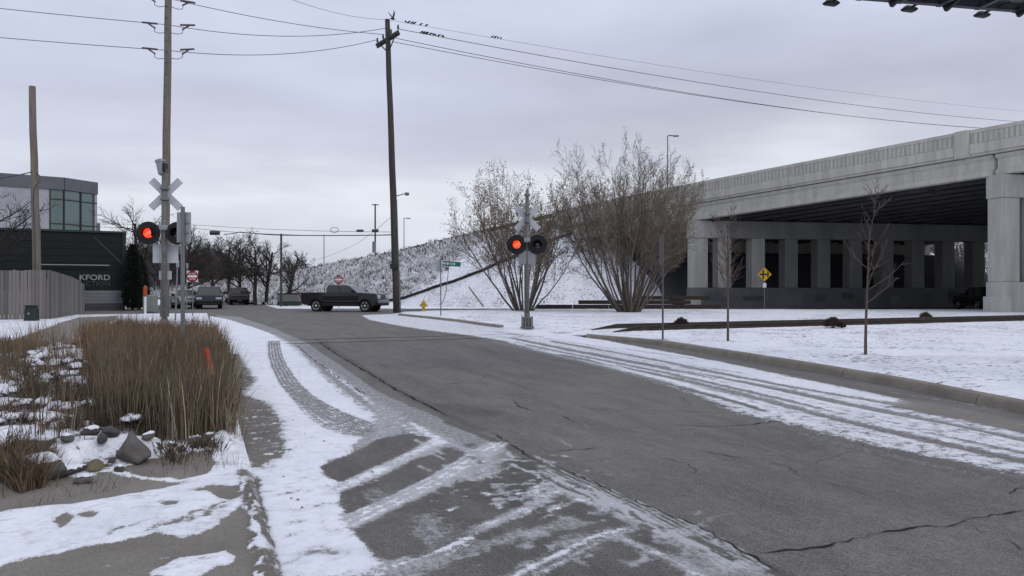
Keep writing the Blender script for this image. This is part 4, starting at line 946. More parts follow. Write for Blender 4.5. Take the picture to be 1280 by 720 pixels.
# tall pole behind left signal
rt1, b1_, t1 = pole('utility_pole', 205.5, 395, 211.2, -60, 38, .215, .16, POLE, 'tall weathered utility pole behind the left crossing signal')
rt2, b2_, t2 = pole('utility_pole', 496.5, 388, 484, 24.5, 46, .25, .155, POLD, 'tall dark leaning utility pole with crossarm beside the pickup')
def at1(py): return lerp(Vector(b1_), t1, (CAMH + (360 - py) * 38 / FOC - b1_.z) / (t1.z - b1_.z))
def at2(py): return lerp(Vector(b2_), t2, (CAMH + (360 - py) * 46 / FOC - b2_.z) / (t2.z - b2_.z))
for k in range(26): # bolts and steps
    p = at1(10 + k * 14) - b1_; MB().box(p + CF(0, -.19), (.035, .05, .05), rz=-YAW).build('bolt', INS, rt1)
MB().tube(b2_ - b2_ + CF(.2, -.15, .1), at2(250) - b2_ + CF(.22, -.1), .035, n=6).build('conduit', GALVD, rt2)
MB().box(at2(333) - b2_ + CF(-.05, -.25), (.5, .3, .32), rz=-YAW, bev=.03).build('equipment_box', PLG, rt2)
MB().path([at2(246) - b2_, at2(245) - b2_ + CF(.5, -.2, .05), at2(243.5) - b2_ + CF(.85, -.3, .05)], .03, 6).build('lamp_arm', GALVD, rt2)
MB().lathe([(.02, .12), (.12, .1), (.16, 0), (.1, -.08)], 10, c=at2(243.5) - b2_ + CF(.9, -.3, .0)).build('lamp_head', GALVD, rt2)
# crossarm
ca, cb2 = PY(471, 57.5, 47.4), PY(498.5, 40.5, 44.9); cm = (ca + cb2) / 2
MB().beam(ca - b2_ + CF(0, -.17), cb2 - b2_ + CF(0, -.17), .10, .15).build('crossarm', POLD, rt2); MB().beam(ca - b2_ + CF(0, .2), cb2 - b2_ + CF(0, .2), .10, .15).build('crossarm', POLD, rt2)
for e, k in ((ca, .72), (cb2, .72)): MB().beam(lerp(cm, e, k) - b2_, at2(66) - b2_, .05, .06).build('brace', POLD, rt2)
ins_pts = [lerp(ca, cb2, t) for t in (.03, .3, .66, .97)]
for p in ins_pts: MB().lathe([(.025, 0), (.025, .12), (.08, .14), (.05, .2), (.08, .23), (.05, .3), (.06, .34), (.04, .4)], 10, c=p - b2_ + Vector((0, 0, .1))).build('insulator', INS, rt2)
def wire(label, pts, r=.018, sag=0, name='power_line', n=18, group=None):
    pts = [Vector(p) for p in pts]; root_at = pts[0].copy(); mb = MB(); out = []
    for a, b in zip(pts, pts[1:]):
        for i in range(n): t = i / n; q = a.lerp(b, t); q.z -= sag * 4 * t * (1 - t); out.append(q - root_at)
    out.append(pts[-1] - root_at); o = mb.path(out, r, 5).build(name, WIRE, None, root_at, fix=False); return tag(o, label, 'wire', group)
itop = [PY(472, 49.5, 47.4), PY(490, 52, 46.6), PY(493, 47.5, 45.8), PY(497, 36, 44.9)]
W1 = (itop[3], PY(1420, 158, 96), 1.45); W0 = (t2 + Vector((0, 0, .0)), PY(1420, 147, 104), 1.2)
wire('highest right power line on which the row of nine birds sits', W1[:2], .021, W1[2], n=60)
wire('upper of the two close power lines sloping right above the overpass', (itop[2], PY(1420, 162.5, 96)), .02, 2.0, n=60)
wire('lower of the two close power lines sloping right above the overpass', (itop[1], PY(1420, 163.5, 98)), .02, 1.85, n=60)
wire('faint top wire running from the pole top over the overpass', W0[:2], .010, W0[2], n=60)
wire('faint top wire coming down from the upper left to the pole top', (PY(340, -10, 34), t2), .010, .3)
# left spans with dead-end insulators and jumper loops
for py, ly, lx, ey, e, lab, lf in ((31, 10.5, 0, 41, PY(483, 35, 46), 'upper', 1), (63, 47, 0, 50, itop[0], 'lower', 1), (-2, 0, 0, 44, PY(478, 43, 46.5), 'topmost', 0)):
    q = at1(py)
    if lf: wire(lab + ' power line entering from the left edge to the tall pole', (PY(-200, ly - (py - ly) * .9, 37), PY(0, ly, 37.4), q), .018, .02)
    else: wire('topmost power line above the frame left of the tall pole', (PY(-200, -35, 37), q), .018, .1)
    wire(lab + ' power line spanning from the tall pole to the crossarm', (q, e), .018, .55 if py > 0 else .25, n=30)
    for sx in (-1, 1):
        if sx == 1: s1 = lerp(q, e, .085)
        else: s1 = PY(184, py - 2.5, 37.9)
        dd = (s1 - q).normalized(); MB().tube(s1 - b1_ - dd * .5, s1 - b1_ + dd * .25, .05, n=6).build('dead_end_insulator', INS, rt1)
        hook = s1 - b1_ + Vector((0, 0, -.12)) - dd * .15
        MB().tube(s1 - b1_, hook + Vector((0, 0, -.12)) - dd * .25, .045, n=6).build('clamp', INS, rt1)
        c = q - b1_; MB().path([hook + Vector((0, 0, -.1)) - dd * .2, lerp(hook, c, .25) + Vector((0, 0, -.33)), lerp(hook, c, .5) + Vector((0, 0, -.42)), lerp(hook, c, .75) + Vector((0, 0, -.40)), c + Vector((0, 0, -.36))], .017, 5).build('jumper', WIRE, rt1)
# street level span wires
e1 = at2(292); 
wire('upper thin cable crossing the street view at mid height', (PY(-60, 272, 84), PY(120, 278, 74), PY(250, 281.5, 60), at2(290)), .014, .12, 'cable')
wire('lower heavier cable crossing the street view with black splice box', (PY(-60, 281, 84), PY(120, 283.5, 74), PY(240, 285, 62), PY(351, 293, 52), e1 + Vector((0, 0, -.05))), .017, .08, 'cable')
wire('doubled cable stretch between thin pole and dark pole', (PY(280, 293, 55), PY(300, 290, 54), PY(351, 294, 52), e1 + Vector((0, 0, -.08))), .032, .03, 'cable')
wire('thin slanting guy wire from the dark pole down to the left', (at2(268), PY(445, 305, 60), PY(395, 325, 75)), .012, .1, 'cable')
def closure(px, py, D, l, r, label): 
    c = PY(px, py, D); o = MB().lathe([(.03, -l / 2), (r, -l / 2 + .05), (r, l / 2 - .05), (.03, l / 2)], 12, 'X').build('splice_closure', INS, None, c); o.rotation_euler = (0, 0, -YAW); tag(o, label, 'cable box')
closure(268.5, 291, 56, .78, .17, 'black splice box hanging on the cable above the parked cars')
closure(450, 288.5, 50, .5, .09, 'small black splice on the cable left of the far pole')
closure(469, 288.5, 50, .42, .11, 'second black splice on the cable in front of the far pole')
lp_ = [PY(418 + 5 * math.cos(a), 287.5 + 3.2 * math.sin(a), 51) for a in np.linspace(0, 2 * math.pi, 20)]; c0 = lp_[0]
tag(MB().path([p - c0 for p in lp_], .02, 5).build('cable_loop', WIRE, None, c0), 'oval slack loop in the cable over the truck', 'cable')
for px, top, bot, D, r, lab, cat, head in ((351.5, 292, 383, 62, .10, 'thin dark street pole left of the truck', 'pole', 0), (469, 255, 322, 98, .12, 'far pole with crossbar and transformer beyond the embankment', 'pole', 1), (405, 293, 333, 105, .06, 'slim distant pole rising beyond the embankment', 'pole', 0), (505, 273, 312, 96, .06, 'distant highway lamp right of the dark utility pole', 'street lamp', 2), (834.5, 170, 240, 66, .055, 'highway lamp post standing on the overpass behind the bush', 'street lamp', 3)):
    b = PY(px, bot, D); t = PY(px, top, D); rt = tag(empty('street_lamp' if head > 1 else 'distant_pole', b), lab, cat)
    if bot > 380: b.z = 0; rt.location = b
    elif head == 3: b.z = 6.5; rt.location = b
    MB().tube((0, 0, 0), t - b, r, r * .8).build('shaft', POLD if head < 2 else GALVD, rt)
    if head == 1:
        MB().beam(t - b + CF(-.45, 0, -.1), t - b + CF(.45, 0, -.1), .12, .12).build('crossbar', POLD, rt)
        MB().lathe([(.05, -.75), (.24, -.7), (.24, .7), (.05, .75)], 10, c=PY(468, 309, D) - b + CF(0, -.25)).build('transformer', GALVD, rt)
        MB().box(PY(469, 288, D) - b, (.9, .2, .3), rz=-YAW).build('bracket', POLD, rt)
    if head >= 2:
        s = 1 if head == 3 else .8
        MB().path([t - b, t - b + CF(.15, 0, .05), t - b + CF(.6 * s, 0, .02)], .05, 6).build('arm', GALVD, rt); MB().box(t - b + CF(.75 * s, 0, 0), (.5, .22, .12), rz=-YAW, bev=.03).build('lamp_head', GALVD, rt)

# =====================================================================  BIRDS
BIRD = M('dark feathers', (.025, .025, .03), (.015, .015, .018), rough=.8)
def bird_mesh(flying=False):
    mb = MB()
    body = [(0.0, -.16), (.03, -.15), (.055, -.08), (.065, 0), (.05, .07), (.03, .10), (.035, .13), (.03, .165), (.008, .19)]
    m2 = MB().lathe(body, 8, 'X'); tilt = Matrix.Rotation(R(-32 if not flying else -10), 3, 'Y')
    mb.add([tilt @ Vector(v) for v in m2.v], m2.f)
    mb.add([tilt @ Vector(v) for v in ((-.13, -.02, 0), (-.13, .02, 0), (-.27, .035, -.005), (-.27, -.035, -.005), (-.13, 0, -.015))], [(0, 1, 2, 3), (0, 4, 3), (4, 1, 2)])
    mb.add([tilt @ Vector(v) for v in ((.185, -.008, 0), (.185, .008, 0), (.215, 0, -.005))], [(0, 1, 2)])
    if flying:
        for s in (-1, 1): mb.add([(.07, 0, .03), (-.06, 0, .03), (-.10, s * .16, .24), (-.16, s * .24, .42), (.02, s * .17, .27)], [(0, 1, 2, 4), (4, 2, 3)])
    else:
        for s in (-1, 1): mb.add([tilt @ Vector(v) for v in ((.06, s * .05, .02), (-.05, s * .066, .03), (-.2, s * .03, .02), (-.05, s * .068, -.03))], [(0, 1, 2, 3)]); mb.tube((-.02, s * .02, -.06), (-.01, s * .02, -.13), .006, n=4)
    return mb.mesh()
bm_ = bird_mesh(); bm_.materials.append(BIRD)
def on_wire(W, px):
    best = None
    for i in range(2001):
        t = i / 2000.; q = W[0].lerp(W[1], t); q.z -= W[2] * 4 * t * (1 - t); d = abs(proj(q)[0] - px)
        if best is None or d < best[0]: best = (d, q)
    return best[1]
ords = ['first', 'second', 'third', 'fourth', 'fifth', 'sixth', 'seventh', 'eighth', 'ninth', 'tenth']
def birds(W, pxs, what, grp):
    for i, px in enumerate(pxs):
        q = on_wire(W, px); o = link('bird', bm_, None, None, q + Vector((0, 0, .095))); o.rotation_euler = (0, 0, -YAW + random.choice((.5, .9, 2.4, .2)) + random.uniform(-.3, .3)); s = random.uniform(.72, .86); o.scale = (s, s, s)
        tag(o, '%s small dark bird from the pole in %s' % (ords[i], what), 'bird', grp)
birds(W0, [506.5, 511, 515, 518.5, 526, 533.5], 'the row on the faint top wire', 'birds perched on the top wire')
birds(W1, [527, 530, 532.5, 535, 538, 541.5, 544.5, 549, 553.5], 'the close row on the second wire', 'birds perched on the second wire')
birds(W0, [616, 619, 622.5, 626], 'the small far group on the top wire', 'birds perched farther along the top wire')
fb_ = bird_mesh(True); fb_.materials.append(BIRD); o = link('bird', fb_, None, None, PY(491, 23.5, 45.9)); o.rotation_euler = (0, 0, -YAW + .9); o.scale = (1.1, 1.1, 1.1); tag(o, 'single bird with raised wings landing at the top of the dark pole', 'bird')

# =====================================================================  CROSSING SIGNALS
BLK = M('matt black metal', (.012, .012, .014), rough=.55, spec=.3); WHT = M('weathered reflective white', (.50, .51, .53), (.42, .43, .45), rough=.5, scale=3)
SIG = M('signal mast aluminium', (.17, .165, .155), (.11, .108, .10), rough=.6, metal=.2, scale=5)
LENSD = M('dark red lens', (.03, .004, .01), rough=.15, spec=.8)
LENSR, ln_, lb_ = principled('lit red lens'); lb_.inputs['Base Color'].default_value = (.5, .02, .01, 1); lb_.inputs['Roughness'].default_value = .3
g = ln_.nodes.new('ShaderNodeTexNoise'); g.inputs['Scale'].default_value = 9; tcn = ln_.nodes.new('ShaderNodeTexCoord'); ln_.links.new(tcn.outputs['Object'], g.inputs[0])
cc = nmix(ln_, nrange(ln_, g.outputs[0], .4, .62), (1, .035, .012), (1, .13, .05)); ln_.links.new(cc, lb_.inputs['Emission Color']); lb_.inputs['Emission Strength'].default_value = 1.15
def signal(px, D, base_z, zlamp, zx, label, spacing, disc, lit_at, top_kind, xr, yaw=0):
    b = P(px, D, base_z); root = tag(empty('crossing_signal', b, -YAW + yaw), label, 'railway signal'); Z = lambda z: z - base_z
    MB().path([(0, 0, .45), (0, 0, Z(zx) + .75)], [.085, .075], 14).build('mast', SIG, root, smooth=True)
    fl_ = MB().lathe([(.26, -.02), (.26, .04), (.15, .07), (.13, .30), (.17, .33), (.17, .38), (.10, .42), (.1, .55)], 14); fl_.build('base_casting', SIG, root)
    for a in range(4): MB().tube((.21 * math.cos(a * 1.57 + .78), .21 * math.sin(a * 1.57 + .78), 0), (.21 * math.cos(a * 1.57 + .78), .21 * math.sin(a * 1.57 + .78), .36), .025, n=6).build('anchor_bolt', GALVD, root)
    # crossbuck: two boards, back to the photographer
    for s in (-1, 1):
        m = Matrix.Rotation(s * R(45), 3, 'Y'); MB().box((0, .12 + .012 * s, Z(zx)), (xr * 2, .018, .225), mat=m, bev=.006).build('crossbuck_board', WHT, root)
    for dz in (.16, -.16): MB().lathe([(.105, -.03), (.12, -.03), (.12, .03), (.105, .03)], 14, c=(0, 0, Z(zx) + dz)).build('clamp_band', GALVD, root); MB().box((0, .07, Z(zx) + dz), (.22, .08, .05)).build('bracket', GALVD, root)
    zl = Z(zlamp)
    MB().tube((-spacing / 2, 0, zl + .16), (spacing / 2, 0, zl + .16), .035).build('lamp_crossarm', GALVD, root)
    MB().box((0, -.02, zl + .16), (.26, .24, .16), bev=.03).build('junction_housing', GALV, root)
    for k, s in enumerate((-1, 1)):
        c = Vector((s * spacing / 2, -.10, zl)); h = tag(empty('lamp_unit', c), None); h.parent = root
        MB().lathe([(.02, .0), (disc, .0), (disc, -.015), (.02, -.02)], 30, 'Y').build('background_disc', BLK, h)
        MB().lathe([(.06, .0), (.16, .02), (.14, .26), (.05, .3)], 16, 'Y').build('housing', BLK, h)
        vz_ = MB(); nseg = 18; vv = []
        for i in range(nseg + 1):
            a = R(-35) + R(250) * i / nseg; r_ = .165
            for yy in (-.02, -.30 + .08 * abs(i - nseg / 2) / (nseg / 2)): vv.append((r_ * math.cos(a), yy, r_ * math.sin(a)))
            for yy in (-.30 + .08 * abs(i - nseg / 2) / (nseg / 2), -.02): vv.append(((r_ - .006) * math.cos(a), yy, (r_ - .006) * math.sin(a)))
        fs = [(4 * i + j, 4 * i + 4 + j, 4 * i + 4 + (j + 1) % 4, 4 * i + (j + 1) % 4) for i in range(nseg) for j in range(4)]
        vz_.add(vv, fs).build('visor', BLK, h)
        lit = (k == lit_at)
        MB().lathe([(.145, -.022), (.14, -.03), (.10, -.05), (.04, -.062), (.002, -.064)], 20, 'Y').build('lens', LENSR if lit else LENSD, h, smooth=True)
    MB().tube((0, 0, zl + .16), (spacing / 2, 0, zl - .02), .03).build('strut', GALVD, root)
    return root, b
sg1, bb1 = signal(205.5, 22.2, .08, 3.19, 4.38, 'left railway crossing signal with crossbuck, its left red lamp lit, before the tall pole', .84, .345, 0, 0, .60, .10)
sg2, bb2 = signal(659, 27.5, .07, 3.16, 4.16, 'right railway crossing signal with crossbuck and lit red lamp on the snowy verge', .77, .365, 0, 1, .60, -.05)
# left: bell can on top, white relay sign box below lamps; small plate
b = bb1
mt = MB().lathe([(.06, 0), (.11, .05), (.13, .38), (.15, .40), (.15, .46), (.06, .5)], 14); o = mt.build('warning_bell', GALV, sg1, (-.06, 0, 4.38 - .08 + .55)); o.rotation_euler = (0, R(-8), 0)
MB().box((.0, .02, .0), (.06, .3, .26)).build('bell_plate', BLK, sg1, (.03, -.02, 5.08))
MB().box((-.02, .15, 1.55 + (360 - 317) * 22.2 / FOC - .08), (.74, .03, .56), bev=.01).build('back_plate', WHT, sg1)
MB().box((-.02, .13, 1.55 + (360 - 344) * 22.2 / FOC - .08), (.36, .03, .26), bev=.01).build('small_plate', WHT, sg1)
MB().lathe([(.16, 0), (.18, .05), (.13, .35), (.1, .42)], 12).build('foundation_boot', SIG, sg1, (0, 0, .1))
MB().lathe([(.03, 0), (.10, .05), (.12, .12), (.05, .2), (.06, .28), (.02, .34)], 12).build('warning_bell', GALVD, sg2, (0, 0, 4.16 + .68))
MB().box((0, .06, 1.55 + (360 - 322) * 27.5 / FOC - .07), (.62, .26, .52), bev=.02).build('relay_box', GALV, sg2)
MB().tube((-.09, 0, .1), (-.09, 0, 2.6), .02).build('conduit', GALVD, sg2)
for a in range(10): MB().box((.2 * math.cos(a * .628), .2 * math.sin(a * .628), .22), (.03, .03, .42), bev=0).build('guard_bar', GALVD, sg2)

# =====================================================================  SIGNS
RED = M('sign red', (.24, .01, .02), rough=.5); SWH = M('sign white', (.75, .75, .75), rough=.5); SGR = M('sign green', (.012, .13, .09), rough=.45); YEL = M('sign yellow', (.62, .36, .02), rough=.5)
SBK = M('sign back aluminium', (.36, .37, .38), (.30, .31, .32), rough=.45, metal=.3, scale=3)
def post(root, h, r=.03, lean=(0, 0), mat=None): MB().path([(0, 0, -.1), (lean[0], lean[1], h)], [r, r], 8).build('post', mat or GALVD, root)
# plain sign post in the grass, seen from behind
s = tag(empty('sign_post', P(228.5, 12.6, .06), -YAW), 'back of a tall narrow metal sign on a grey post in the grass', 'sign')
MB().box((0, 0, 1.4), (.06, .045, 2.95), bev=.006).build('post', GALVD, s)
zc = CAMH + (360 - 284) * 12.6 / FOC - .06
MB().box((.0, .045, zc), (.245, .012, .52), bev=.02).build('sign_plate', SBK, s)
MB().box((0, 0, zc), (.055, .06, .56)).build('channel', GALVD, s)
for dz in (.14, -.14): MB().lathe([(.012, -.03), (.018, -.03), (.018, .03)], 8, 'Y', c=(.07, .03, zc + dz * .6)).build('bolt', GALV, s)
def dne(px, py, D, R_, base, label, yaw=0):
    b = P(px, D, base); z = CAMH + (360 - py) * D / FOC - base; s = tag(empty('do_not_enter_sign', b, -YAW + yaw), label, 'road sign'); post(s, z + .3, .028)
    MB().box((0, -.04, z), (R_ * 1.9, .01, R_ * 1.9), bev=.004).build('plate', SWH, s)
    MB().lathe([(.01, -.047), (R_, -.047), (R_, -.052), (.01, -.052)], 28, 'Y', c=(0, 0, z)).build('red_disc', RED, s)
    MB().box((0, -.056, z), (R_ * 1.62, .006, R_ * .34)).build('white_bar', SWH, s)
    text('lettering', 'DO NOT', s, (0, -.056, z + R_ * .30), R_ * .46, SWH, align='CENTER', depth=.003, width=R_ * 1.25)
    text('lettering', 'ENTER', s, (0, -.056, z - R_ * .62), R_ * .46, SWH, align='CENTER', depth=.003, width=R_ * 1.05)
    return s
dne(241, 345.5, 39, .31, .0, 'red and white DO NOT ENTER sign beside the parked dark car at left')
dne(423.5, 349.5, 60, .36, .0, 'red DO NOT ENTER sign showing above the bed of the pickup')
# thin leaning post and grey one
for px, D, top, dx, lab in ((219, 34, 327, 3.0, 'thin bare leaning post right of the left signal'), (233, 44, 330, 1.0, 'thin grey post beside the left DO NOT ENTER sign')):
    b = P(px, D, 0); s = tag(empty('thin_post', b), lab, 'post'); t = PY(px + dx, top, D) - b; MB().tube((0, 0, -.1), t, .035).build('shaft', GALVD, s); MB().box(t + Vector((0, 0, -.1)), (.12, .05, .3), rz=-YAW).build('cap_plate', SBK, s)
# street name sign with bent prop
b = P(551, 40, VZ(P(551, 40))); s = tag(empty('street_name_sign', b, -YAW), 'green street name sign on a post with a bent prop beside the corner curb', 'street sign')
h = CAMH + (360 - 324) * 40 / FOC - b.z; post(s, h, .032)
MB().box((.42, -.02, h - .22), (.92, .012, .25), bev=.01).build('name_blade', SGR, s).rotation_euler = (0, R(4), 0)
for i, (x, w_) in enumerate(((.12, .07), (.20, .06), (.28, .06), (.36, .06), (.44, .06), (.55, .05), (.66, .07), (.75, .06))): MB().box((x, -.031, h - .212 - x * .07 + .0), (w_ * .7, .004, .09 + .03 * (i % 2))).build('letter', SWH, s)
MB().box((-.12, .05, h - .35), (.3, .012, .62), bev=.01).build('sign_plate', SBK, s)
MB().path([(.44, .02, h - .3), (.36, .02, h - 1.1), (.28, .02, h - 1.8), (.12, .02, h - 2.3), (.02, .02, h - 2.45)], .022, 6).build('bent_prop', GALVD, s)
# yellow parallel-track warning sign
b = P(955.5, 51, 0); s = tag(empty('warning_sign', b, -YAW), 'yellow diamond railroad-crossing warning sign in front of the overpass pier', 'road sign'); zc = CAMH + (360 - 343) * 51 / FOC; post(s, zc, .03)
MB().box((0, -.04, zc), (.69, .012, .69), mat=Matrix.Rotation(R(45), 3, 'Y'), bev=.02).build('yellow_plate', YEL, s)
for c, d in (((-.10, 0), (.10, .62)), ((-.02, 0), (.64, .10)), ((.19, 0), (.035, .44)), ((.27, 0), (.035, .36))): MB().box((c[0], -.052 - .001 * c[0], zc + c[1]), (d[0], .006, d[1])).build('black_mark', BLK, s)
for dz in (-.12, 0.0, .12): MB().box((.23, -.056, zc + dz), (.14, .006, .03)).build('black_mark', BLK, s)
MB().box((0, -.045, zc - .75), (.24, .012, .32), bev=.01).build('plaque', SWH, s)
DPO = M('dull dark post', (.11, .11, .11), (.08, .08, .08), rough=.7)
# sign post edge-on on the verge
b = P(828.5, 20.3); b.z = VZ(b); s = tag(empty('sign_post', b, -YAW), 'tall thin post with a sign seen edge-on at the right verge', 'sign'); h = CAMH + (360 - 293) * 20.3 / FOC - b.z
post(s, h, .027, mat=DPO); MB().box((-.035, 0, h - .42), (.012, .36, .84), bev=.004, rz=R(6)).build('sign_plate', DPO, s)
# hydrant
b = P(529.5, 45.5, .06); s = tag(empty('fire_hydrant', b, -YAW), 'yellow fire hydrant in the snow left of the street name sign', 'fire hydrant'); HY = M('hydrant yellow', (.46, .34, .02), (.36, .26, .02), rough=.45, scale=6)
MB().lathe([(.15, 0), (.15, .05), (.10, .07), (.10, .5), (.14, .52), (.14, .56), (.12, .6), (.08, .68), (.03, .72), (.03, .78)], 14).build('barrel', HY, s)
MB().lathe([(.07, -.24), (.07, .24)], 10, 'X', c=(0, 0, .42)).build('side_nozzle', HY, s); MB().lathe([(.09, -.2), (.09, -.1), (.06, 0)], 10, 'Y', c=(0, 0, .40)).build('front_nozzle', HY, s)
# orange flexible marker in grass
b = P(272.5, 8.0, .06); s = tag(empty('orange_marker', b, -YAW), 'flat orange flexible marker stake leaning in the tall grass', 'marker'); ORG = M('marker orange', (.40, .075, .03), (.3, .05, .02), rough=.7)
mb = MB(); pts = [(0.0, 0, 0), (-.01, 0, .3), (-.03, 0, .62), (-.065, 0, .85)]; vs = []
for i, p in enumerate(pts):
    for dx, dy in ((-.026, -.01), (.0, -.022), (.026, -.01), (.026, -.002), (-.026, -.002)): vs.append((p[0] + dx, p[1] + dy - .14, p[2]))
mb.add(vs, [(5 * i + j, 5 * i + (j + 1) % 5, 5 * i + 5 + (j + 1) % 5, 5 * i + 5 + j) for i in range(3) for j in range(5)] + [(0, 1, 2, 3, 4), (15, 16, 17, 18, 19)]).build('blade', ORG, s)
# orange topped white marker, cabinet
b = P(181.5, 43, 0); s = tag(empty('gas_marker_post', b, -YAW), 'white marker post with orange top beside the evergreen', 'marker post')
MB().lathe([(.065, -.1), (.065, 1.05)], 10).build('white_pipe', SWH, s); MB().lathe([(.075, 1.05), (.11, 1.1), (.11, 1.55), (.07, 1.62), (.03, 1.7)], 10).build('orange_cap', M('orange cap', (.42, .07, .015), rough=.5), s)
b = P(188, 47, 0); s = tag(empty('utility_cabinet', b, -YAW), 'pale grey-green utility cabinet behind the orange-topped marker', 'cabinet'); CAB = M('cabinet green grey', (.24, .27, .25), rough=.6)
MB().box((0, 0, .55), (.7, .6, 1.1), bev=.04).build('housing', CAB, s); MB().box((0, -.305, .5), (.3, .02, .8)).build('door', CAB, s)
b = P(362, 66, 0); s = tag(empty('storage_bin', b, -YAW), 'grey storage bin with dark rim and green base behind the truck tail', 'bin')
MB().box((0, 0, .68), (1.9, 1.0, .7), bev=.05).build('body', M('bin grey', (.16, .165, .165), rough=.7), s); MB().box((0, 0, 1.06), (2.0, 1.1, .08)).build('rim', BLK, s); MB().box((0, 0, .16), (1.92, 1.02, .32)).build('base', M('bin green', (.03, .05, .035), rough=.7), s)

# shrubs along the railway
SHB = M('dormant shrub', (.085, .055, .04), (.045, .032, .025), rough=.95, scale=20)
for px, D, r, n, lab in ((851.5, 26.5, .26, 1300, 'small dark round shrub beside the rail near the sign post'), (1041, 26, .3, 1500, 'reddish dormant shrub between the two young trees'), (1052, 25.8, .13, 500, 'tiny snow-flecked plant right of the reddish shrub'), (1157, 33, .26, 800, 'low dark shrub before the near bridge pier')):
    b = P(px, D); b.z = VZ(b); s = tag(empty('small_shrub', b), lab, 'shrub'); rnd = random.Random(px); mb = MB(); st = MB()
    for _ in range(n):
        a = rnd.uniform(0, 6.283); e = rnd.uniform(.1, 1.5); q = r * rnd.uniform(.55, 1.05); p = Vector((math.cos(a) * math.cos(e) * q, math.sin(a) * math.cos(e) * q, math.sin(e) * q + .03)); u = rvec(rnd).normalized() * .05 + p.normalized() * .05; v = u.cross(rvec(rnd)).normalized() * .018
        mb.add([p - v, p + v, p + u], [(0, 1, 2)])
    for _ in range(24): a = rnd.uniform(0, 6.283); e = rnd.uniform(.3, 1.5); st.tube((0, 0, 0), Vector((math.cos(a) * math.cos(e), math.sin(a) * math.cos(e), math.sin(e))) * r * 1.15, .008, .003, 3)
    mb.build('foliage', SHB, s, fix=False); st.build('stems', TWIG, s, fix=False)
# stack of old timbers behind the big bush
s = tag(empty('timber_stack', P(785, 50.5, 0), -YAW), 'long low stack of dark old timbers behind the larger bush', 'timber stack')
for r_, (z, xs0, xs1, y) in enumerate(((.28, -6.3, 4.0, 0), (.58, -3.4, 4.2, .08), (.88, .6, 4.6, .12))):
    x = xs0
    while x < xs1: l = random.uniform(2.2, 2.8); MB().box((x + l / 2, y + random.uniform(-.05, .05), z), (l - .05, .35, .26), bev=.02, rz=random.uniform(-.01, .01)).build('timber', TIE, s); x += l
a_, b_ = emb_hit(585, 362), G(604, 384.2); s = a_ + CF(0, -1.0, .25); o = MB().path([Vector((0, 0, .0)), b_ - s + Vector((0, 0, .1))], [.06, .07], 8).build('fallen_pole', M('pale stripped wood', (.25, .21, .18), rough=.9), None, s); tag(o, 'thin wooden pole lying slanted on the snowy bank', 'pole')

# =====================================================================  CANOPY corner over the photographer
CN = M('dark canopy metal', (.045, .05, .06), (.03, .033, .04), rough=.5, metal=.3); CN2 = M('canopy panel', (.10, .11, .125), rough=.6)
k0 = CF(0, 0); zc = 6.2
e0, e1_ = PY(1078, 0, 12.2), PY(1290, 16.5, 12.2); e1_.z = e0.z = 0; 
p0 = PY(1060, -2.5, 12.6); p1 = PY(1300, 17.5, 11.2); zc = (p0.z + p1.z) / 2; p0.z = p1.z = zc
# edge at constant height: solve distance for each pixel row
def edge_at(px, py, z): D = (z - CAMH) * FOC / (360 - py); return P(px, D, z)
zc = 6.3; p0 = edge_at(1000, -6.0, zc); p1 = edge_at(1420, 27.5, zc); dv = (p1 - p0); dv.z = 0; L_ = dv.length; dv.normalize(); back = Vector((dv.y, -dv.x, 0)); back = back if back.dot(CF(1, -1)) > 0 else -back
cp = tag(empty('billboard_catwalk', p0, math.atan2(dv.y, dv.x)), 'dark underside of a billboard catwalk with flood lamps at the top right corner', 'billboard')
sg = 1 if Vector((-dv.y, dv.x, 0)).dot(back) > 0 else -1
MB().box((L_ / 2, sg * .06, .07), (L_, .10, .16)).build('edge_beam', CN, cp)
for i in range(9): MB().box((L_ / 2, sg * (.30 + i * .28), .10), (L_, .17, .05)).build('deck_plank', CN2, cp)
for i in range(int(L_ / .75) + 1): MB().box((.3 + i * .75, sg * 1.3, .03), (.09, 2.6, .09)).build('joist', CN, cp)
MB().box((L_ / 2, sg * 2.75, 2.4), (L_ + 1, .25, 4.8)).build('display_panel', CN2, cp)
def cx_at(px, py): return min((i * L_ / 800 for i in range(801)), key=lambda x: abs(proj(p0 + dv * x)[0] - px))
for px in (1046, 1145, 1237):
    x = cx_at(px + 6, 5); MB().tube((x, sg * .3, .03), (x - .03, -sg * .16, .03), .02).build('lamp_arm', BLK, cp)
    MB().box((x - .04, -sg * .22, .015), (.27, .17, .085), bev=.03, rz=.1, top=(.8, .8)).build('flood_lamp', BLK, cp)
for px in (1110, 1178, 1268): x = cx_at(px, 8); MB().add([(x, 0, 0), (x + .06, 0, 0), (x + .06, sg * .4, 0), (x, sg * .4, 0), (x, sg * .05, -.10), (x + .06, sg * .05, -.10)], [(0, 1, 2, 3), (0, 4, 3), (1, 5, 2), (0, 1, 5, 4), (4, 5, 2, 3)]).build('bracket', BLK, cp)
xpost = L_ * .95; MB().tube((xpost, sg * 2.9, -zc), (xpost, sg * 2.9, .1), .25).build('support_column', CN, cp)

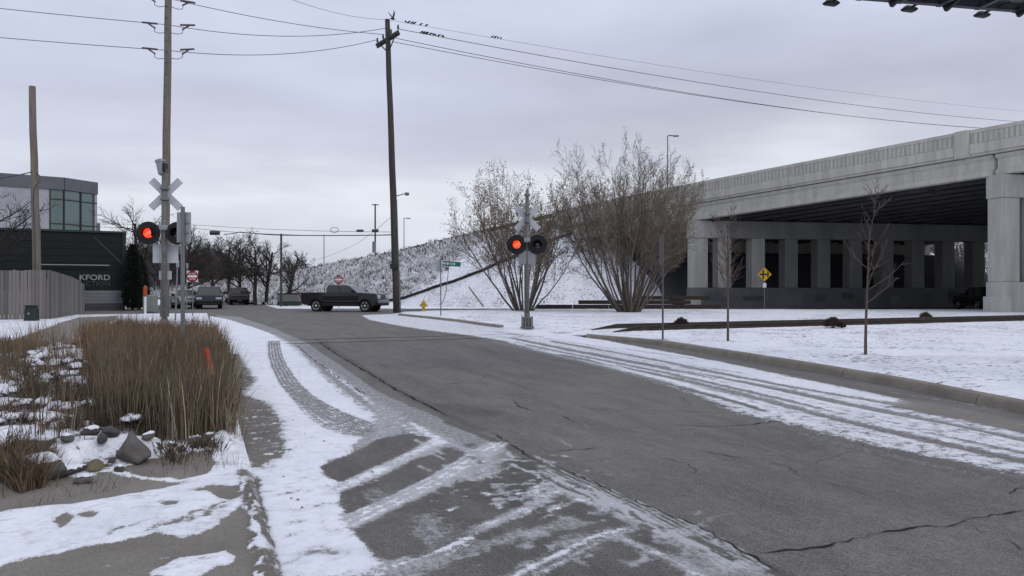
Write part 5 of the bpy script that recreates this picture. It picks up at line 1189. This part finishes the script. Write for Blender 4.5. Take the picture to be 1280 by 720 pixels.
# =====================================================================  VEHICLES
PAINT = M('black metallic paint', (.016, .015, .017), rough=.18, spec=.5, metal=.1, scale=1); TYRE = M('tyre rubber', (.018, .018, .018), rough=.9); RIM = M('polished rim', (.75, .76, .78), rough=.3, metal=.6)
VGL = M('dark car glass', (.012, .014, .016), rough=.06, spec=.75); CHR = M('bright bumper metal', (.20, .205, .22), rough=.3, metal=.6); HL = M('headlamp glass', (.42, .43, .46), rough=.12, spec=.8); TL = M('tail lamp', (.2, .008, .008), rough=.25); PLB = M('black plastic', (.02, .02, .021), rough=.7)
WS = M('windscreen', (.05, .055, .06), rough=.1, spec=.6)
def wheel(root, x, y, r, w_, side):
    e = empty('wheel', (x, y, r)); e.parent = root; s = side
    MB().lathe([(r * .62, -w_ / 2), (r * .92, -w_ / 2), (r, -w_ / 2 + .04), (r, w_ / 2 - .04), (r * .92, w_ / 2), (r * .62, w_ / 2)], 26, 'Y').build('tyre', TYRE, e, smooth=False)
    m = MB().lathe([(r * .69, s * (w_ / 2 - .02)), (r * .66, s * (w_ / 2 + .005)), (r * .56, s * (w_ / 2 - .02)), (r * .50, s * (w_ / 2 - .09))], 24, 'Y')
    for k in range(6): a = k * math.pi / 3; m.beam((0, s * (w_ / 2 - .03), 0), (r * .6 * math.cos(a), s * (w_ / 2 - .012), r * .6 * math.sin(a)), .12 * r / .4, .03, up=(0, 1, 0))
    m.lathe([(.09 * r / .4, s * (w_ / 2 - .05)), (.08 * r / .4, s * (w_ / 2 + .01)), (.02, s * (w_ / 2 + .02))], 14, 'Y'); m.build('rim', RIM, e)
    return e
def arch(cx, r, z0, n=9):  # points over a wheel opening, front to back
    return [(cx + r * math.cos(a), z0 + r * math.sin(a)) for a in np.linspace(.0, math.pi, n)]
def vehicle(kind, root, paint, L, W, lo, belt, top, wb_f, wb_r, wr, roofx, hood_z, bed=False, rake=(.8, .5)):
    # side outline (x forward); lower body prism with arches
    xf, xr = L / 2, -L / 2; zl = lo
    out_ = [(xf - .12, zl + .05), (xf, zl + .28), (xf - .02, hood_z - .22), (xf - .16, hood_z - .02), (roofx[0] + .1, belt + .02)]
    out_ += [(roofx[1] - .05, belt)] if not bed else [(roofx[1], belt), (roofx[1] - .04, belt - .03)]
    out_ += [(xr + .06, belt - .03 if not kind == 'sedan' else belt - .08), (xr, belt - .18), (xr + .02, zl + .22), (xr + .14, zl + .1)]
    for cx in (wb_r, wb_f): out_ += [(cx - wr * 1.2, zl)] + arch(cx, wr * 1.18, wr)[::-1] + [(cx + wr * 1.2, zl)]
    # loft: narrower near top and bottom edges by 3 slices each side
    n = len(out_); mb = MB(); vs = []
    ys = [(-W / 2 + .0, .0), (-W / 2 + .05, 0), (W / 2 - .05, 0), (W / 2, 0)]
    cz = (lo + belt) / 2
    for y, _ in ys:
        k = .965 if abs(y) > W / 2 - .01 else 1.0
        for x, z in out_: vs.append((x * (k if abs(x) > L / 2 - .3 else 1), y, cz + (z - cz) * (.955 if k < 1 and z > belt - .1 else 1)))
    fs = [(i * n + j, i * n + (j + 1) % n, (i + 1) * n + (j + 1) % n, (i + 1) * n + j) for i in range(3) for j in range(n)] + [tuple(range(n)), tuple(range(3 * n, 4 * n))]
    mb.add(vs, fs); body = mb.build('body', paint, root)
    for s_ in (-1, 1):   # door skins with a crease that catches the light
        x0_, x1_ = wb_r + wr * 1.3, wb_f - wr * 1.3; zz_ = [(lo + .12, .012), (lo + .30, .05), (lo + .34, .022), (belt - .22, .045), (belt - .06, .012)]
        vs_ = [(x, s_ * (W / 2 + o_), z) for x in (x0_, x1_) for z, o_ in zz_]; n_ = len(zz_)
        MB().add(vs_, [(i, i + 1, n_ + i + 1, n_ + i) for i in range(n_ - 1)]).build('door_skin', paint, root)
        MB().box(((x0_ + x1_) / 2, s_ * (W / 2 + .03), belt - .03), (x1_ - x0_, .02, .02)).build('belt_trim', CHR, root)
    # shoulder/skirt lines
    for s in (-1, 1): MB().box(((wb_f + wb_r) / 2, s * (W / 2 - .0), lo + .10), (wb_f - wb_r - wr * 2.5, .07, .12), bev=.02).build('sill', PLB, root)
    # cabin
    fx, rx = roofx; tf, tr_ = fx - rake[0], rx + rake[1]; hw, tw = W / 2 - .05, W / 2 - .20
    vs = [(fx, -hw, belt - .02), (fx, hw, belt - .02), (rx, hw, belt - .02), (rx, -hw, belt - .02), (tf, -tw, top - .05), (tf, tw, top - .05), (tr_, tw, top - .05), (tr_, -tw, top - .05), (tf - .2, -tw + .1, top), (tf - .2, tw - .1, top), (tr_ + .15, tw - .1, top), (tr_ + .15, -tw + .1, top)]
    fs = [(0, 1, 5, 4), (1, 2, 6, 5), (2, 3, 7, 6), (3, 0, 4, 7), (4, 5, 9, 8), (5, 6, 10, 9), (6, 7, 11, 10), (7, 4, 8, 11), (8, 9, 10, 11), (3, 2, 1, 0)]
    MB().add(vs, fs).build('cabin', paint, root)
    def quad(a, b, c, d, mat, name, off=.006, ins=.08):
        P4 = [Vector(q) for q in (a, b, c, d)]; cn = sum(P4, Vector()) / 4; nn = (P4[1] - P4[0]).cross(P4[3] - P4[0]).normalized()
        if nn.dot(cn - Vector((0, 0, belt - .3))) < 0: nn = -nn
        Q = [q + (cn - q).normalized() * ins for q in P4]; f_ = [q + nn * off for q in Q]; b_ = [q - nn * .02 for q in Q]
        MB().add(f_ + b_, [(0, 1, 2, 3), (7, 6, 5, 4), (0, 1, 5, 4), (1, 2, 6, 5), (2, 3, 7, 6), (3, 0, 4, 7)]).build(name, mat, root)
    quad(vs[0], vs[1], vs[5], vs[4], WS, 'windscreen'); quad(vs[3], vs[2], vs[6], vs[7], VGL, 'rear_window')
    nwin = 2
    for s in (-1, 1):
        for k in range(nwin):
            t0, t1 = k / nwin + (.012 if k else 0), (k + 1) / nwin - (0 if k else .012)
            def bt(t): return Vector((lerp(fx - .12, rx + .05, t), s * (hw + .004), belt + .0))
            def tp_(t): return Vector((lerp(tf - .02, tr_ + .02, t), s * (tw + .004), top - .05))
            quad(bt(t0), bt(t1), tp_(t1), tp_(t0), VGL, 'side_window', ins=.05)
            MB().box((lerp(fx, rx, (t1 - .08) if k < 1 else t1 - .1), s * (W / 2 + .005), belt - .16), (.2, .03, .035), bev=.01).build('door_handle', CHR if kind == 'pickup' else paint, root)
        for xd in (lerp(fx, rx, .0) + .05, lerp(fx, rx, .5), lerp(fx, rx, 1) + .0): MB().box((xd, s * (W / 2 - .001), (belt + lo) / 2 + .06), (.014, .006, belt - lo - .25)).build('door_seam', BLK, root)
        MB().box((fx - .28, s * (W / 2 + .13), belt + .10), (.14, .24, .2), bev=.04).build('mirror', PLB, root)
    for x, sd in ((wb_f, -1), (wb_f, 1), (wb_r, -1), (wb_r, 1)):
        wheel(root, x, sd * (W / 2 - .14), wr, .25, sd)
        MB().lathe([(wr * 1.15, -.1), (wr * 1.15, .1)], 20, 'Y', c=(x, sd * (W / 2 - .24), wr)).build('wheel_well', BLK, root)
    for s in (-1, 1):
        MB().box((xf - .06, s * (W / 2 - .26), hood_z - .26), (.2, .44, .26 if kind == 'pickup' else .18), bev=.04).build('headlight', HL, root)
        MB().box((xr + .03, s * (W / 2 - .11), belt - .32), (.1, .17, .42 if kind != 'sedan' else .2), bev=.03).build('tail_light', TL, root)
    MB().box((xf - .02, 0, hood_z - .29), (.08, W - 1.05, .34), bev=.03).build('grille', BLK, root)
    for k in range(3): MB().box((xf + .025, 0, hood_z - .19 - k * .1), (.02, W - 1.1, .03)).build('grille_bar', CHR, root)
    MB().box((xf + .02, 0, lo + .27), (.22, W - .06, .26), bev=.06).build('front_bumper', CHR if kind == 'pickup' else paint, root); MB().box((xf + .04, 0, lo + .08), (.2, W - .3, .14), bev=.04).build('air_dam', PLB, root)
    MB().box((xr - .02, 0, lo + .25), (.2, W - .08, .24), bev=.06).build('rear_bumper', CHR if kind == 'pickup' else paint, root)
    MB().box((0, 0, lo + .05), (L - 1.2, W - .5, .16)).build('chassis', BLK, root)
    MB().box((xr - .01, 0, belt - .55), (.02, .34, .15)).build('number_plate', SWH, root)
trk = tag(empty('pickup_truck', P(431, 49.0, .0), -YAW - R(11)), 'black crew-cab pickup truck crossing the intersection', 'pickup truck'); trk.scale = (.93, .96, .97)
vehicle('pickup', trk, PAINT, 5.75, 1.98, .40, 1.28, 1.80, 1.92, -1.72, .405, (1.36, -.98), 1.24, bed=True, rake=(.72, .07))
MB().box((-2.0, 0, 1.255), (1.75, 1.6, .02)).build('bed_cover', PLB, trk)
for s in (-1, 1): MB().box((-1.95, s * .93, 1.262), (1.85, .09, .05), bev=.015).build('bed_rail', PLB, trk); MB().box((2.8, s * .75, .62), (.12, .2, .12), bev=.03).build('fog_lamp', BLK, trk)
c1 = tag(empty('parked_car', P(262, 57, 0), -R(90) + R(-2)), 'dark suv facing the crossing at the left kerb of the far street', 'car'); vehicle('suv', c1, M('dark grey paint', (.014, .015, .017), rough=.35, spec=.4), 4.7, 1.88, .30, 1.05, 1.68, 1.42, -1.4, .36, (.95, -2.2), 1.02, rake=(.7, .35))
c2_ = tag(empty('parked_car', P(298, 70, 0), R(90)), 'dark suv driving away down the far street under the bare trees', 'car'); vehicle('suv', c2_, M('dark taupe paint', (.018, .018, .018), rough=.4, spec=.4), 4.5, 1.78, .28, 1.0, 1.6, 1.38, -1.36, .34, (.9, -2.1), .98, rake=(.7, .4))
c3_ = tag(empty('parked_car', P(233, 58, 0), R(-80)), 'pale silver car partly hidden behind the left signs', 'car'); vehicle('sedan', c3_, M('silver paint', (.30, .31, .33), rough=.3, spec=.6, metal=.3), 4.6, 1.82, .26, .93, 1.45, 1.4, -1.38, .33, (.85, -1.6), .88, rake=(.75, .7))
c4_ = tag(empty('parked_car', P(1226, 53, 0), R(60)), 'black vehicle in shadow half hidden behind the near bridge pier', 'car'); vehicle('suv', c4_, PAINT, 4.6, 1.85, .28, 1.0, 1.62, 1.4, -1.38, .35, (.9, -2.1), .98, rake=(.7, .4))

# =====================================================================  PLANTING BED
GRS = [M('dry grass %d' % i, c, tuple(x * .6 for x in c), rough=.95, scale=5, stretch=(2, 2, .7)) for i, c in enumerate(((.20, .15, .10), (.27, .175, .105), (.19, .165, .108), (.42, .36, .27), (.095, .072, .055)))]
def in_poly(x, y, poly):
    c = False; n = len(poly)
    for i in range(n):
        x0, y0 = poly[i]; x1, y1 = poly[(i + 1) % n]
        if (y0 > y) != (y1 > y) and x < (x1 - x0) * (y - y0) / (y1 - y0) + x0: c = not c
    return c
def grass(name, pxpoly, count, h0, h1, label, mats, wts, wd=.0035, lean=.3, kind='stuff', clump=.45, cat='ornamental grass', seed=1, hfun=None, dens=1.0):
    rnd = random.Random(seed); random.seed(seed); poly = [tuple(G(x, y, .1)[:2]) for x, y in pxpoly]
    xs_ = [p[0] for p in poly]; ys_ = [p[1] for p in poly]; mbs = [MB() for _ in mats]; cent = (sum(xs_) / len(xs_), sum(ys_) / len(ys_))
    cl = []
    while len(cl) < max(3, int(count / 70)):
        x, y = rnd.uniform(min(xs_), max(xs_)), rnd.uniform(min(ys_), max(ys_))
        if in_poly(x, y, poly): cl.append((x, y, rnd.uniform(.8, 1.12)))
    for i in range(count):
        if rnd.random() < clump: c = rnd.choice(cl); a = rnd.uniform(0, 6.283); q = rnd.random() ** .6 * .16; x, y, hh = c[0] + math.cos(a) * q, c[1] + math.sin(a) * q, c[2]; ld = (math.cos(a) * q * lean * 5, math.sin(a) * q * lean * 5)
        else:
            while True:
                x, y = rnd.uniform(min(xs_), max(xs_)), rnd.uniform(min(ys_), max(ys_))
                if in_poly(x, y, poly): break
            hh = 1; ld = (rnd.uniform(-lean, lean), rnd.uniform(-lean, lean))
        h = rnd.uniform(h0, h1) * hh * (hfun(x, y) if hfun else 1)
        wind = .1
        k = rnd.choices(range(len(mats)), wts)[0]
        blades(mbs[k], (x, y, BZ(x, y) - .02), h, wd * rnd.uniform(.6, 1.5) * (1 + max(0, y - 6) * .05), (ld[0] + wind * rnd.uniform(-.5, 1) + rnd.gauss(0, .09), ld[1] + rnd.gauss(0, .09), 0), 4, droop=rnd.uniform(0, .25))
    if kind == 'stuff':
        mb = MB(); me = None; idx = []
        for k, m_ in enumerate(mbs): mb.add(m_.v, m_.f); idx += [k] * len(m_.f)
        me = mb.mesh(name)
        for k in mats: me.materials.append(GRS[k])
        me.polygons.foreach_set('material_index', idx); o = bpy.data.objects.new(name, me); COL.objects.link(o); return tag(o, label, cat, kind=None if kind != 'stuff' else 'stuff')
grass('tall_grass', [(100, 470), (280, 482), (277, 455), (270, 434), (120, 429), (100, 434), (112, 452)], 13000, .38, .80, 'rust brown far half of the stand of tall dry ornamental grass', [0, 1, 3, 4], [4, 6, 1, 2], seed=3, lean=.13)
grass('tall_grass', [(128, 548), (160, 553), (225, 557), (276, 546), (280, 500), (280, 475), (118, 478), (126, 492), (122, 520)], 17000, .42, .86, 'olive brown near half of the tall dry ornamental grass beside the lane', [0, 1, 2, 3, 4], [5, 1.6, 5, .9, 4.5], seed=4, lean=.12, hfun=lambda x, y: np.interp(y, [7, 9, 16], [.92, 1., .95]))
grass('tall_grass', [(-60, 500), (10, 492), (36, 470), (46, 448), (30, 436), (-60, 440)], 5200, .15, .36, 'olive brown dry grass at the left edge of the bed', [0, 2, 4, 1], [4, 4, 3, 1], seed=6, lean=.22)
grass('grass_tuft', [(-12, 606), (25, 612), (58, 603), (62, 590), (30, 580), (-10, 582)], 2600, .16, .30, 'low mounded tuft of dark brown grass at the lower left corner', [4, 0, 1], [4, 3, 1], seed=8, lean=.55, clump=.1)
grass('grass_tuft', [(140, 552), (170, 557), (176, 547), (150, 543)], 420, .12, .3, 'small dark tuft beside the largest rock', [4, 0], [3, 1], seed=9, lean=.7)
grass('grass_tuft', [(205, 572), (225, 576), (232, 568), (212, 565)], 160, .1, .2, 'thin withered tuft right of the largest rock', [4, 3], [3, 1], seed=10, lean=.7)
grass('grass_tuft', [(245, 566), (268, 569), (275, 562), (252, 559)], 220, .08, .16, 'small twiggy tuft near the lane end of the bed', [4, 0], [3, 1], seed=12, lean=.8)
grass('grass_tuft', [(20, 505), (55, 505), (60, 490), (28, 488)], 700, .15, .35, 'brown tuft in the snow left of the tall stand', [4, 0, 2], [3, 1, 1], seed=13, lean=.5)
grass('grass_tuft', [(66, 512), (92, 514), (96, 500), (70, 498)], 600, .15, .3, 'dark tuft between snow mounds beside the tall stand', [4, 0], [3, 1], seed=15, lean=.5)
grass('grass_tuft', [(84, 560), (98, 563), (102, 554), (88, 551)], 260, .1, .2, 'tiny dark tuft above the flat rock', [4, 0], [3, 1], seed=16, lean=.6)
grass('dry_stems', [(-40, 590), (80, 580), (118, 552), (112, 480), (90, 440), (60, 450), (40, 520), (-40, 530)], 1000, .2, .5, 'sparse thin dry stalks standing in the snow of the bed', [4, 0, 1, 3], [4, 2, 2, 1], seed=17, lean=.25, clump=.35, wd=.0028, cat='dry stalks')
grass('dry_stems', [(-20, 445), (90, 432), (150, 425), (285, 429), (286, 434), (110, 442), (-20, 470)], 900, .4, .85, 'thin stalks along the far edge of the bed', [1, 0, 2], [3, 2, 2], seed=18, lean=.2, wd=.0028, cat='dry stalks')
grass('dry_stems', [(284, 560), (293, 545), (297, 500), (290, 462), (286, 500), (280, 552)], 420, .2, .55, 'loose blades leaning over the lane edge of the bed', [3, 0, 2], [2, 2, 2], seed=19, lean=.6, wd=.003, cat='dry stalks')
grass('dry_stems', [(-30, 640), (120, 600), (280, 568), (310, 575), (300, 580), (130, 610)], 130, .04, .16, 'few short blades poking through the snow at the concrete edge', [3, 4], [2, 2], seed=20, lean=.7, wd=.002, cat='dry stalks')
# rocks
RK = [M('field stone %d' % i, c, tuple(x * .6 for x in c), rough=.85, scale=7, bump=.5, fine=.1) for i, c in enumerate(((.15, .138, .13), (.085, .082, .082), (.17, .145, .09)))]
SNC = M('snow cap', (.80, .82, .88), (.7, .72, .79), rough=.6, bump=.3, scale=8)
def rock(px, py, D, d, mat, seed, label, snow=0, peak=0):
    rnd = random.Random(seed); import bmesh
    bm = bmesh.new(); bmesh.ops.create_icosphere(bm, subdivisions=4, radius=1)
    o = Vector((rnd.uniform(0, 50), rnd.uniform(0, 50), rnd.uniform(0, 50))); planes = [(rvec(rnd).normalized(), rnd.uniform(.55, .8)) for _ in range(9)]
    for v in bm.verts:
        p = v.co.copy()
        for n_, h in planes:
            e = p.dot(n_) - h
            if e > 0: p -= n_ * e * .68
        p *= 1 + .10 * mnoise.noise(p * 1.6 + o) + .05 * mnoise.noise(p * 5 + o) + .02 * mnoise.noise(p * 14 + o)
        if peak: k_ = max(0, p.z + .35); p.x = p.x * (1 - .62 * k_) - .12 * k_; p.y *= 1 - .45 * k_; p.z *= 1.12
        v.co = Vector((p.x * d[0], p.y * d[1], p.z * d[2]))
    for f in bm.faces: f.smooth = True
    me = bpy.data.meshes.new('rock'); bm.to_mesh(me)
    q = G(px, py, .07); z = BZ(q.x, q.y); lo_ = .45 * d[2]
    root = link('rock', me, mat, None, (q.x, q.y, z + lo_)); root.rotation_euler = (0, 0, rnd.uniform(0, 6) if not peak else -YAW); tag(root, label, 'rock')
    if snow:
        bm2 = bm.copy(); dl = [v for v in bm2.verts if v.co.z < d[2] * (snow + .12 * mnoise.noise(v.co * 14 / d[0] * .2 + o))]; bmesh.ops.delete(bm2, geom=dl, context='VERTS')
        for v in bm2.verts: v.co += Vector((v.co.x * .02, v.co.y * .02, .008 + .01 * mnoise.noise(v.co * 30)))
        m2 = bpy.data.meshes.new('snow_cap'); bm2.to_mesh(m2); bm2.free(); link('snow_cap', m2, SNC, root)
    bm.free()
rock(168, 579, 0, (.165, .13, .15), RK[0], 4, 'largest rock, a grey pointed boulder at the front of the bed', peak=1)
rock(139, 572, 0, (.085, .07, .06), RK[1], 5, 'small dark round stone touching the left of the pointed boulder')
rock(129, 576, 0, (.05, .05, .055), RK[1], 7, 'tiny dark stone left of the pointed boulder')
rock(52, 600, 0, (.20, .14, .125), RK[0], 8, 'wide grey rock with a snow cap beside the low grass tuft', snow=.45)
rock(8, 603, 0, (.12, .1, .085), RK[1], 11, 'dark rock with a snow cap at the left edge', snow=.5)
rock(33, 606, 0, (.065, .06, .055), RK[1], 12, 'small brown stone between the two snow-capped rocks')
rock(119, 590, 0, (.085, .06, .055), RK[2], 13, 'tan yellowish stone at the concrete edge')
rock(88, 595, 0, (.13, .08, .04), RK[1], 14, 'low dark flat stone left of the tan stone', snow=.3)
rock(68, 594, 0, (.10, .08, .05), RK[1], 15, 'low dark stone right of the wide grey rock', snow=.2)
rock(245, 559, 0, (.09, .07, .045), RK[0], 16, 'grey flat stone at the right front of the tall grass', snow=.6)
for i_, (px_, py_, d_, m_, sn_, lab_) in enumerate(((104, 603, .06, 0, .5, 'snow-dusted round stone between the tan stone and the concrete band'), (150, 590, .045, 1, .6, 'small stone below the pointed boulder'), (186, 570, .05, 0, .3, 'small pale stone right of the pointed boulder'), (214, 566, .045, 1, .5, 'small dark stone under the withered tuft'), (262, 556, .05, 0, .4, 'little grey stone by the twiggy tuft'), (112, 570, .07, 1, .35, 'dark stone half under snow left of the round dark pair'), (20, 596, .07, 0, .4, 'grey stone peeking from under the low grass tuft'), (84, 580, .06, 0, .55, 'snow-capped stone above the flat rock'), (228, 571, .04, 1, 0, 'tiny dark stone on the bare patch edge'), (140, 582, .035, 1, .0, 'pebble beside the pointed boulder'))):
    rock(px_, py_, 0, (d_ * 1.2, d_ * .9, d_ * .75), RK[m_], 40 + i_, lab_, snow=sn_)
rock(243, 567, 0, (.045, .04, .035), RK[1], 18, 'tiny stone below the flat stone near the lane')
# snow covered low plants (cushions) in the bed
CUSH = M('cushion plant', (.09, .07, .05), (.05, .04, .03), rough=.95, scale=18, bump=.5)
cush = [(108, 432, .30), (117, 437, .22), (46, 452, .34), (34, 458, .26), (50, 459, .2), (53, 464, .12), (20, 492, .22), (52, 507, .20), (62, 486, .22), (72, 492, .18), (10, 508, .24), (100, 470, .22), (87, 460, .2), (130, 466, .2), (136, 472, .18), (28, 515, .2), (45, 540, .16), (70, 545, .14), (166, 546, .17), (192, 522, .12), (217, 520, .12), (95, 487, .16), (110, 500, .14), (118, 520, .14), (15, 545, .16), (105, 545, .12)]
pos_words = ['by the far path', 'near the tall stand', 'at the left grass', 'in the middle of the bed', 'beside the stalks', 'close to the concrete']
for i, (px, py, r) in enumerate(cush):
    q = G(px, py, .15); z = BZ(q.x, q.y); rnd = random.Random(i * 3 + 1); s = tag(empty('low_plant', (q.x, q.y, z)), 'low brown cushion plant half buried under clumpy snow in the bed', 'plant', 'snow covered low plants in the bed')
    mb = MB(); r *= .75
    for _ in range(int(900 * r / .2)):
        a = rnd.uniform(0, 6.283); e = rnd.uniform(.0, 1.5); d = Vector((math.cos(a) * math.cos(e), math.sin(a) * math.cos(e), .8 * math.sin(e))); p = d * r * rnd.uniform(.6, 1.02); u = d * .06 + rvec(rnd) * .03; v = u.cross(rvec(rnd)).normalized() * .005
        mb.add([p - v, p + v, p + u], [(0, 1, 2)])
    mb.build('foliage', CUSH, s, fix=False)
    sm = MB(); sm.smooth = True
    for _ in range(rnd.randint(6, 10)):
        a = rnd.uniform(0, 6.283); e = rnd.uniform(.5, 1.5); c = Vector((math.cos(a) * math.cos(e), math.sin(a) * math.cos(e), .8 * math.sin(e))) * r * .92; rr = r * rnd.uniform(.28, .55); k = len(sm.v); m_ = MB().lathe([(.02, rr * .42), (rr * .5, rr * .36), (rr * .85, rr * .15), (rr, -.02), (rr * .7, -rr * .25), (.02, -rr * .3)], 10, c=c)
        sm.add([tuple(Vector(v) + Vector((mnoise.noise(Vector(v) * 17) * .03, mnoise.noise(Vector(v) * 19 + Vector((5, 0, 0))) * .03, mnoise.noise(Vector(v) * 15) * .02))) for v in m_.v], m_.f)
    sm.build('snow_clump', SNC, s, smooth=True)
# leaf litter and crumbs lying on the snow
rnd = random.Random(31); mb = MB()
for _ in range(900):
    x = rnd.uniform(.6, 3.3) if rnd.random() < .25 else rnd.uniform(11.2, 24); y = rnd.uniform(5, 22); z = .014 if x < 5 else None
    if x > 10:
        x = max(x, float(curbx(y)) + .3); z = float(vz(np.array([[x]]), np.array([[y]]))[0, 0]) + .01
    if x < 5 and not in_poly(x, y, [(.6, 5), (1.9, 5), (2.0, 20), (.7, 20)]): continue
    a = rvec(rnd).normalized() * rnd.uniform(.012, .035); b = a.cross(Vector((0, 0, 1))).normalized() * .012; a.z *= .4
    mb.add([Vector((x, y, z)) - b, Vector((x, y, z)) + a - b * .2, Vector((x, y, z)) + b + a * .3 + Vector((0, 0, .01))], [(0, 1, 2)])
tag(mb.build('leaf_litter', LEAF, fix=False), 'scattered tiny dead leaves and crumbs lying on the snow', 'leaf litter', kind='stuff')
